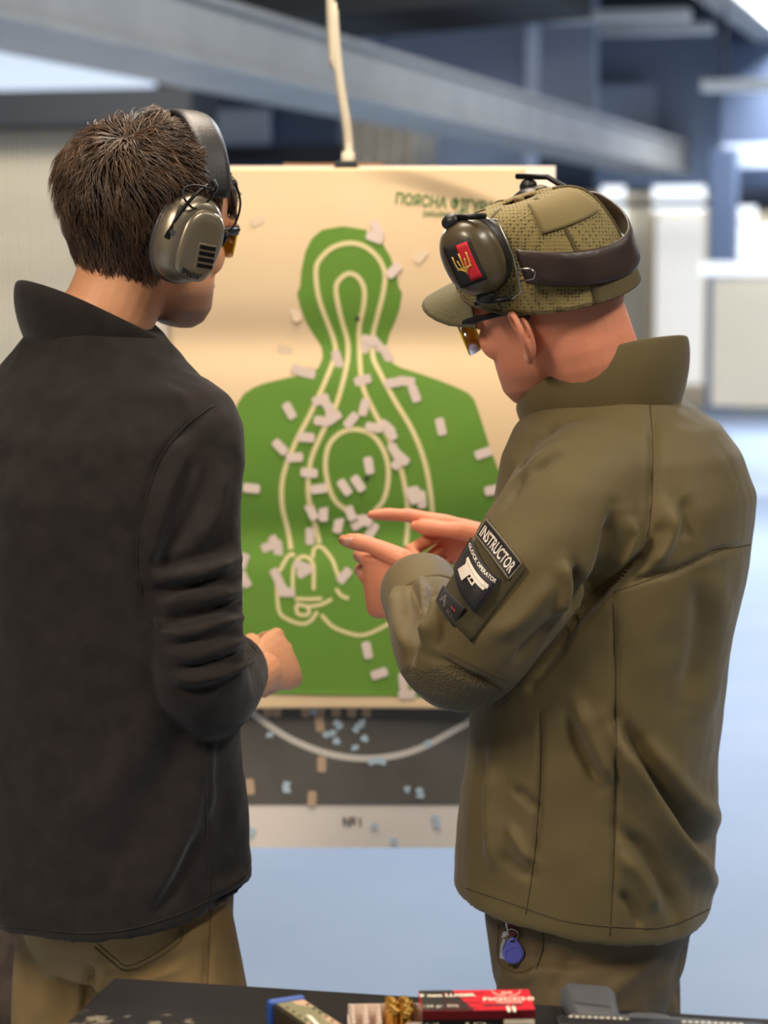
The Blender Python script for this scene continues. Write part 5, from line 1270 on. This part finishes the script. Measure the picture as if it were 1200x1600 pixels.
cup_patch(-0.017, 0.017, -0.025, 0.025, 0.0012, 'flag_patch', m_blackp2)
cup_patch(-0.014, 0.0, -0.021, 0.022, 0.0022, 'flag_red_half', m_redp)
tri = [[(0.0, -0.012), (0.0, 0.013)], [(-0.009, 0.012), (-0.008, -0.002), (-0.003, -0.006), (0, -0.009)], [(0.009, 0.012), (0.008, -0.002), (0.003, -0.006), (0, -0.009)], [(-0.009, -0.004), (0.009, -0.004)], [(-0.005, 0.006), (-0.003, -0.003)], [(0.005, 0.006), (0.003, -0.003)]]
for L_ in tri: MB().tube([on_cup(p[0], p[1], 0.0034) for p in spline(L_, 4)], 0.0010, 6).build('emblem_stroke', m_gold, cup1, smooth=True)
# leather band round the back of the head
path = []
for i in range(41):
    t = math.radians(22 + 160 * i / 40); k = i / 40
    p = Vector((-(0.099 + 0.004 * math.sin(t)) * math.cos(t), -0.006 - 0.100 * math.sin(t), 0.082 - 0.034 * math.sin(math.pi * min(1, k * 1.1)) + 0.03 * max(0, k - 0.6)))
    o_ = Vector((-math.cos(t), -math.sin(t), 0)); path.append((HMB @ p, (HMB.to_3x3() @ Vector((0, 0, 1))).normalized(), (HMB.to_3x3() @ o_).normalized(), 0.0205))
strip(path, None, 0.02, 0.0026).build('leather_band', mat('dark_leather', (44, 32, 28), 0.42, bump=0.2, bscale=160, var=(54, 40, 34), vscale=30), muB, smooth=True)
def Tb(x, y, z): return HMB @ Vector((x, y, z))
MB().tube([Tb(-0.110, 0.012, 0.153), Tb(-0.106, -0.026, 0.146), Tb(-0.102, -0.040, 0.140), Tb(-0.102, -0.046, 0.098), Tb(-0.104, -0.042, 0.056), Tb(-0.107, -0.026, 0.050), Tb(-0.110, 0.010, 0.056)], 0.0011, 6).build('wire', m_steelw, muB, smooth=True)
MB().tube([Tb(-0.110, 0.020, 0.156), Tb(-0.107, -0.030, 0.148)], 0.0034, 8).build('wire_sleeve', m_wire, muB, smooth=True)
MB().tube([Tb(-0.110, 0.022, 0.054), Tb(-0.108, -0.028, 0.052)], 0.0030, 8).build('wire_sleeve', m_wire, muB, smooth=True)
MB().tube([Tb(-0.1025, -0.042, 0.082), Tb(-0.0985, -0.060, 0.079), Tb(-0.0965, -0.064, 0.073), Tb(-0.0985, -0.060, 0.067), Tb(-0.1025, -0.042, 0.068)], 0.0011, 6).build('wire_clip', m_steelw, muB, smooth=True)
MB().tube([Tb(0.095, 0.075, 0.150), Tb(0.100, 0.035, 0.140), Tb(0.101, 0.0, 0.110), Tb(0.1015, -0.02, 0.085)], 0.0034, 8).build('wire_sleeve', m_wire, muB, smooth=True)

# ---- sleeve patches laid on the upper arm
def quad_px(q, s, t):
    a, b, c, d = [Vector(p) for p in q]    # left-top, right-top, right-bottom, left-bottom
    return (a.lerp(b, s)).lerp(d.lerp(c, s), t)
def lay(q, name, mt, parent, lift, th=0.0016, n=12):
    rows = []
    for i in range(n + 1):
        row = []
        for j in range(n + 1):
            p = quad_px(q, j / n, i / n); h, nn = cast(treeB, p.x, p.y)
            if h is None: h, nn = row[-1] if False else (rows[-1][j] if rows else W(p.x, p.y, 2.6)), Vector((0, -1, 0))
            row.append(h + nn * lift)
        rows.append(row)
    # even out cloth folds under the stiff patch
    A = np.array(rows)
    g = np.linspace(0, 1, n + 1); S_, T2 = np.meshgrid(g, g); S_, T2 = S_.ravel(), T2.ravel()
    B_ = np.stack([np.ones_like(S_), S_, T2, S_ * T2, S_ ** 2, T2 ** 2], 1); flat_ = A.reshape(-1, 3)
    cf, *_r = np.linalg.lstsq(B_, flat_, rcond=None); A = (B_ @ cf).reshape(n + 1, n + 1, 3)
    vd = A[n // 2, n // 2] - np.array((0, 0, CAM_Z)); vd /= np.linalg.norm(vd)
    sink = np.percentile((A.reshape(-1, 3) - flat_) @ vd, 98); A = A - vd * max(0, sink)
    rows = [[Vector(p) for p in r] for r in A]
    MB().loft(rows, cap=False, closed=False).build(name, mt, parent, smooth=True, thick=th)
    return A
def on_patch(A, s, t, lift):
    n = len(A) - 1; x = min(max(s, 0), 1) * n; y = min(max(t, 0), 1) * n; i, j = min(int(y), n - 1), min(int(x), n - 1); fx, fy = x - j, y - i
    p = (A[i, j] * (1 - fx) + A[i, j + 1] * fx) * (1 - fy) + (A[i + 1, j] * (1 - fx) + A[i + 1, j + 1] * fx) * fy
    du = A[i, j + 1] - A[i, j]; dv = A[i + 1, j] - A[i, j]; nn = np.cross(dv, du); nn /= np.linalg.norm(nn) + 1e-12
    if nn @ (p - np.array((0, 0, CAM_Z))) > 0: nn = -nn
    return Vector(p + nn * lift)
def patch_text(A, txt, s0, s1, t0, t1, name, mt, parent, lift, bold=0.0):
    vs, fs = text_mesh(txt, 1.0, 0.0, bold=bold)
    xs = [v.x for v in vs]; ys = [v.y for v in vs]; x0, x1, y0, y1 = min(xs), max(xs), min(ys), max(ys)
    out = [on_patch(A, s0 + (s1 - s0) * (v.x - x0) / (x1 - x0), t1 - (t1 - t0) * (v.y - y0) / (y1 - y0), lift) for v in vs]
    MB().add(out, fs).build(name, mt, parent)
m_velcro = mat('olive_velcro', (78, 70, 46), 0.95, bump=0.9, bscale=1500)
m_pblack = mat('black_patch', (34, 30, 34), 0.6, bump=0.2, bscale=1500)
m_pwhite = mat('white_embroidery', (232, 220, 206), 0.7)
m_pgrey = mat('grey_rubber', (92, 84, 82), 0.6)
m_pred = mat('red_rubber', (150, 50, 50), 0.6)
jb = jacketB
lay([(765, 812), (823, 889), (737, 1004), (681, 944)], 'velcro_panel', m_velcro, jb, 0.0006)
A1 = lay([(764, 814), (815, 881), (795, 905), (746, 840)], 'instructor_patch', m_pblack, jb, 0.0030)
A1e = A1
patch_text(A1, 'INSTRUCTOR', 0.05, 0.95, 0.18, 0.82, 'patch_lettering', m_pwhite, jb, 0.0014, 0.02)
A2 = lay([(737, 847), (779, 909), (745, 956), (704, 902)], 'pistol_patch', m_pblack, jb, 0.0030)
patch_text(A2, 'GLOCK OPERATOR', 0.05, 0.96, 0.06, 0.17, 'patch_lettering', m_pwhite, jb, 0.0014, 0.02)
def motif(A, q, mt, lift):
    """quad given in patch coordinates, laid as a small grid that follows the patch"""
    rows = []
    for a in range(7):
        l = Vector(q[0]).lerp(Vector(q[3]), a / 6); r = Vector(q[1]).lerp(Vector(q[2]), a / 6)
        rows.append([on_patch(A, *l.lerp(r, b / 6), lift) for b in range(7)])
    MB().loft(rows, cap=False, closed=False).build('patch_pistol_motif', mt, jb)
motif(A2, [(0.20, 0.30), (0.88, 0.30), (0.90, 0.40), (0.18, 0.40)], m_pwhite, 0.0020)
motif(A2, [(0.20, 0.41), (0.86, 0.41), (0.84, 0.49), (0.24, 0.49)], m_pwhite, 0.0020)
motif(A2, [(0.23, 0.49), (0.44, 0.49), (0.36, 0.80), (0.14, 0.80)], m_pwhite, 0.0020)
motif(A2, [(0.44, 0.57), (0.62, 0.57), (0.60, 0.61), (0.44, 0.61)], m_pwhite, 0.0020)
motif(A2, [(0.59, 0.48), (0.63, 0.48), (0.62, 0.61), (0.58, 0.61)], m_pwhite, 0.0020)
motif(A2, [(0.49, 0.48), (0.52, 0.48), (0.50, 0.56), (0.48, 0.56)], m_pwhite, 0.0020)
A3 = lay([(696, 919), (727, 952), (711, 977), (682, 941)], 'blood_group_patch', m_pblack, jb, 0.0030)
patch_text(A3, 'A', 0.12, 0.42, 0.2, 0.75, 'patch_lettering', m_pgrey, jb, 0.0014, 0.02)
patch_text(A3, 'Rh', 0.55, 0.9, 0.62, 0.86, 'patch_lettering', m_pgrey, jb, 0.0014)
MB().add([on_patch(A3, s, t, 0.0014) for s, t in [(0.62, 0.36), (0.84, 0.36), (0.84, 0.44), (0.62, 0.44)]], [(0, 1, 2, 3)]).build('patch_dash', m_pred, jb)
for A_ in (A1, A2, A3):
    edge = [A_[0, j] for j in range(13)] + [A_[i, 12] for i in range(1, 13)] + [A_[12, j] for j in range(11, -1, -1)] + [A_[i, 0] for i in range(11, -1, -1)]
    MB().tube([Vector(p) for p in edge], 0.0011, 6).build('patch_border', m_pblack if A_ is not A1 else mat('tan_border', (120, 110, 90), 0.7), jb, smooth=True)
# elbow panel of darker mesh cloth
jB.materials.append(m_olive_dk)
poly = [(636, 1040), (662, 1048), (700, 1036), (740, 1052), (800, 1090), (770, 1115), (700, 1110), (640, 1075), (625, 1050)]
def inside(px, poly):
    r = np.zeros(len(px), bool); n = len(poly)
    for i in range(n):
        (x1, y1), (x2, y2) = poly[i], poly[(i + 1) % n]
        c = ((y1 > px[:, 1]) != (y2 > px[:, 1])) & (px[:, 0] < (x2 - x1) * (px[:, 1] - y1) / (y2 - y1 + 1e-9) + x1); r ^= c
    return r
nf = len(jB.polygons); cen = np.empty(nf * 3); jB.polygons.foreach_get('center', cen); cen = cen.reshape(-1, 3)
sel = inside(proj(cen), poly) & (cen[:, 1] < 2.66)
mi = np.zeros(nf, dtype=np.int32); mi[sel] = 1; jB.polygons.foreach_set('material_index', mi)

# ---- keys hanging from the pocket
h, nn = cast(treeTB, 801, 1482)
kp = h + Vector((0, -0.012, 0))
keys = thing('key_ring', 'blue key fob with keys and red strap hanging from the trouser pocket', 'keys', kp)
KM = Matrix.Translation(kp) @ Matrix.Rotation(math.pi / 2, 4, 'X') @ Matrix.Rotation(0.06, 4, 'Z')
fob = [(0.0125 * math.sin(a) * (1 - 0.28 * max(0, math.cos(a))), 0.0135 * math.cos(a) + (0.004 * max(0, math.cos(a)) ** 2)) for a in np.linspace(0, 2 * math.pi, 33)[:-1]]
m_fob = mat('blue_fob_plastic', (88, 92, 190), 0.35, coat=0.3)
f_ = MB().prism(fob, 0.005, KM).build('fob', m_fob, keys, bevel=0.0012)
MB().tube([KM @ Vector((0.0095 * math.cos(a), -0.002 + 0.0085 * math.sin(a), 0.0052)) for a in np.linspace(0, 2 * math.pi, 25)], 0.0006, 6).build('raised_ring', m_fob, f_, smooth=True)
MB().box((0, 0.0135, 0.0045), (0.006, 0.0025, 0.0016), KM).build('fob_slot', m_black, f_)
MB().tube([KM @ Vector((0.007 * math.cos(a), 0.020 + 0.007 * math.sin(a), 0.001 + 0.002 * math.sin(a * 2))) for a in np.linspace(0, 2 * math.pi, 21)], 0.0008, 6).build('split_ring', m_steelw, keys, smooth=True)
MB().prism([(-0.016, -0.008), (-0.009, -0.010), (-0.006, 0.012), (-0.010, 0.016), (-0.014, 0.008)], 0.0014, KM @ Matrix.Translation((0, 0, -0.004))).build('key', m_steelw, keys, bevel=0.0003)
MB().prism([(-0.013, 0.016), (-0.004, 0.019), (-0.004, 0.024), (-0.010, 0.024)], 0.0014, KM @ Matrix.Translation((0, 0, -0.002))).build('key', m_steelw, keys, bevel=0.0003)
MB().box((0.0, 0.034, -0.003), (0.008, 0.032, 0.0016), KM).build('strap', mat('dark_red_strap', (112, 44, 48), 0.6), keys)
MB().tube([KM @ Vector(p) for p in spline([(-0.012, 0.050, 0), (-0.006, 0.044, 0), (-0.006, 0.032, 0), (-0.004, 0.024, 0)], 4)], 0.0011, 6).build('hook', m_steelw, keys, smooth=True)
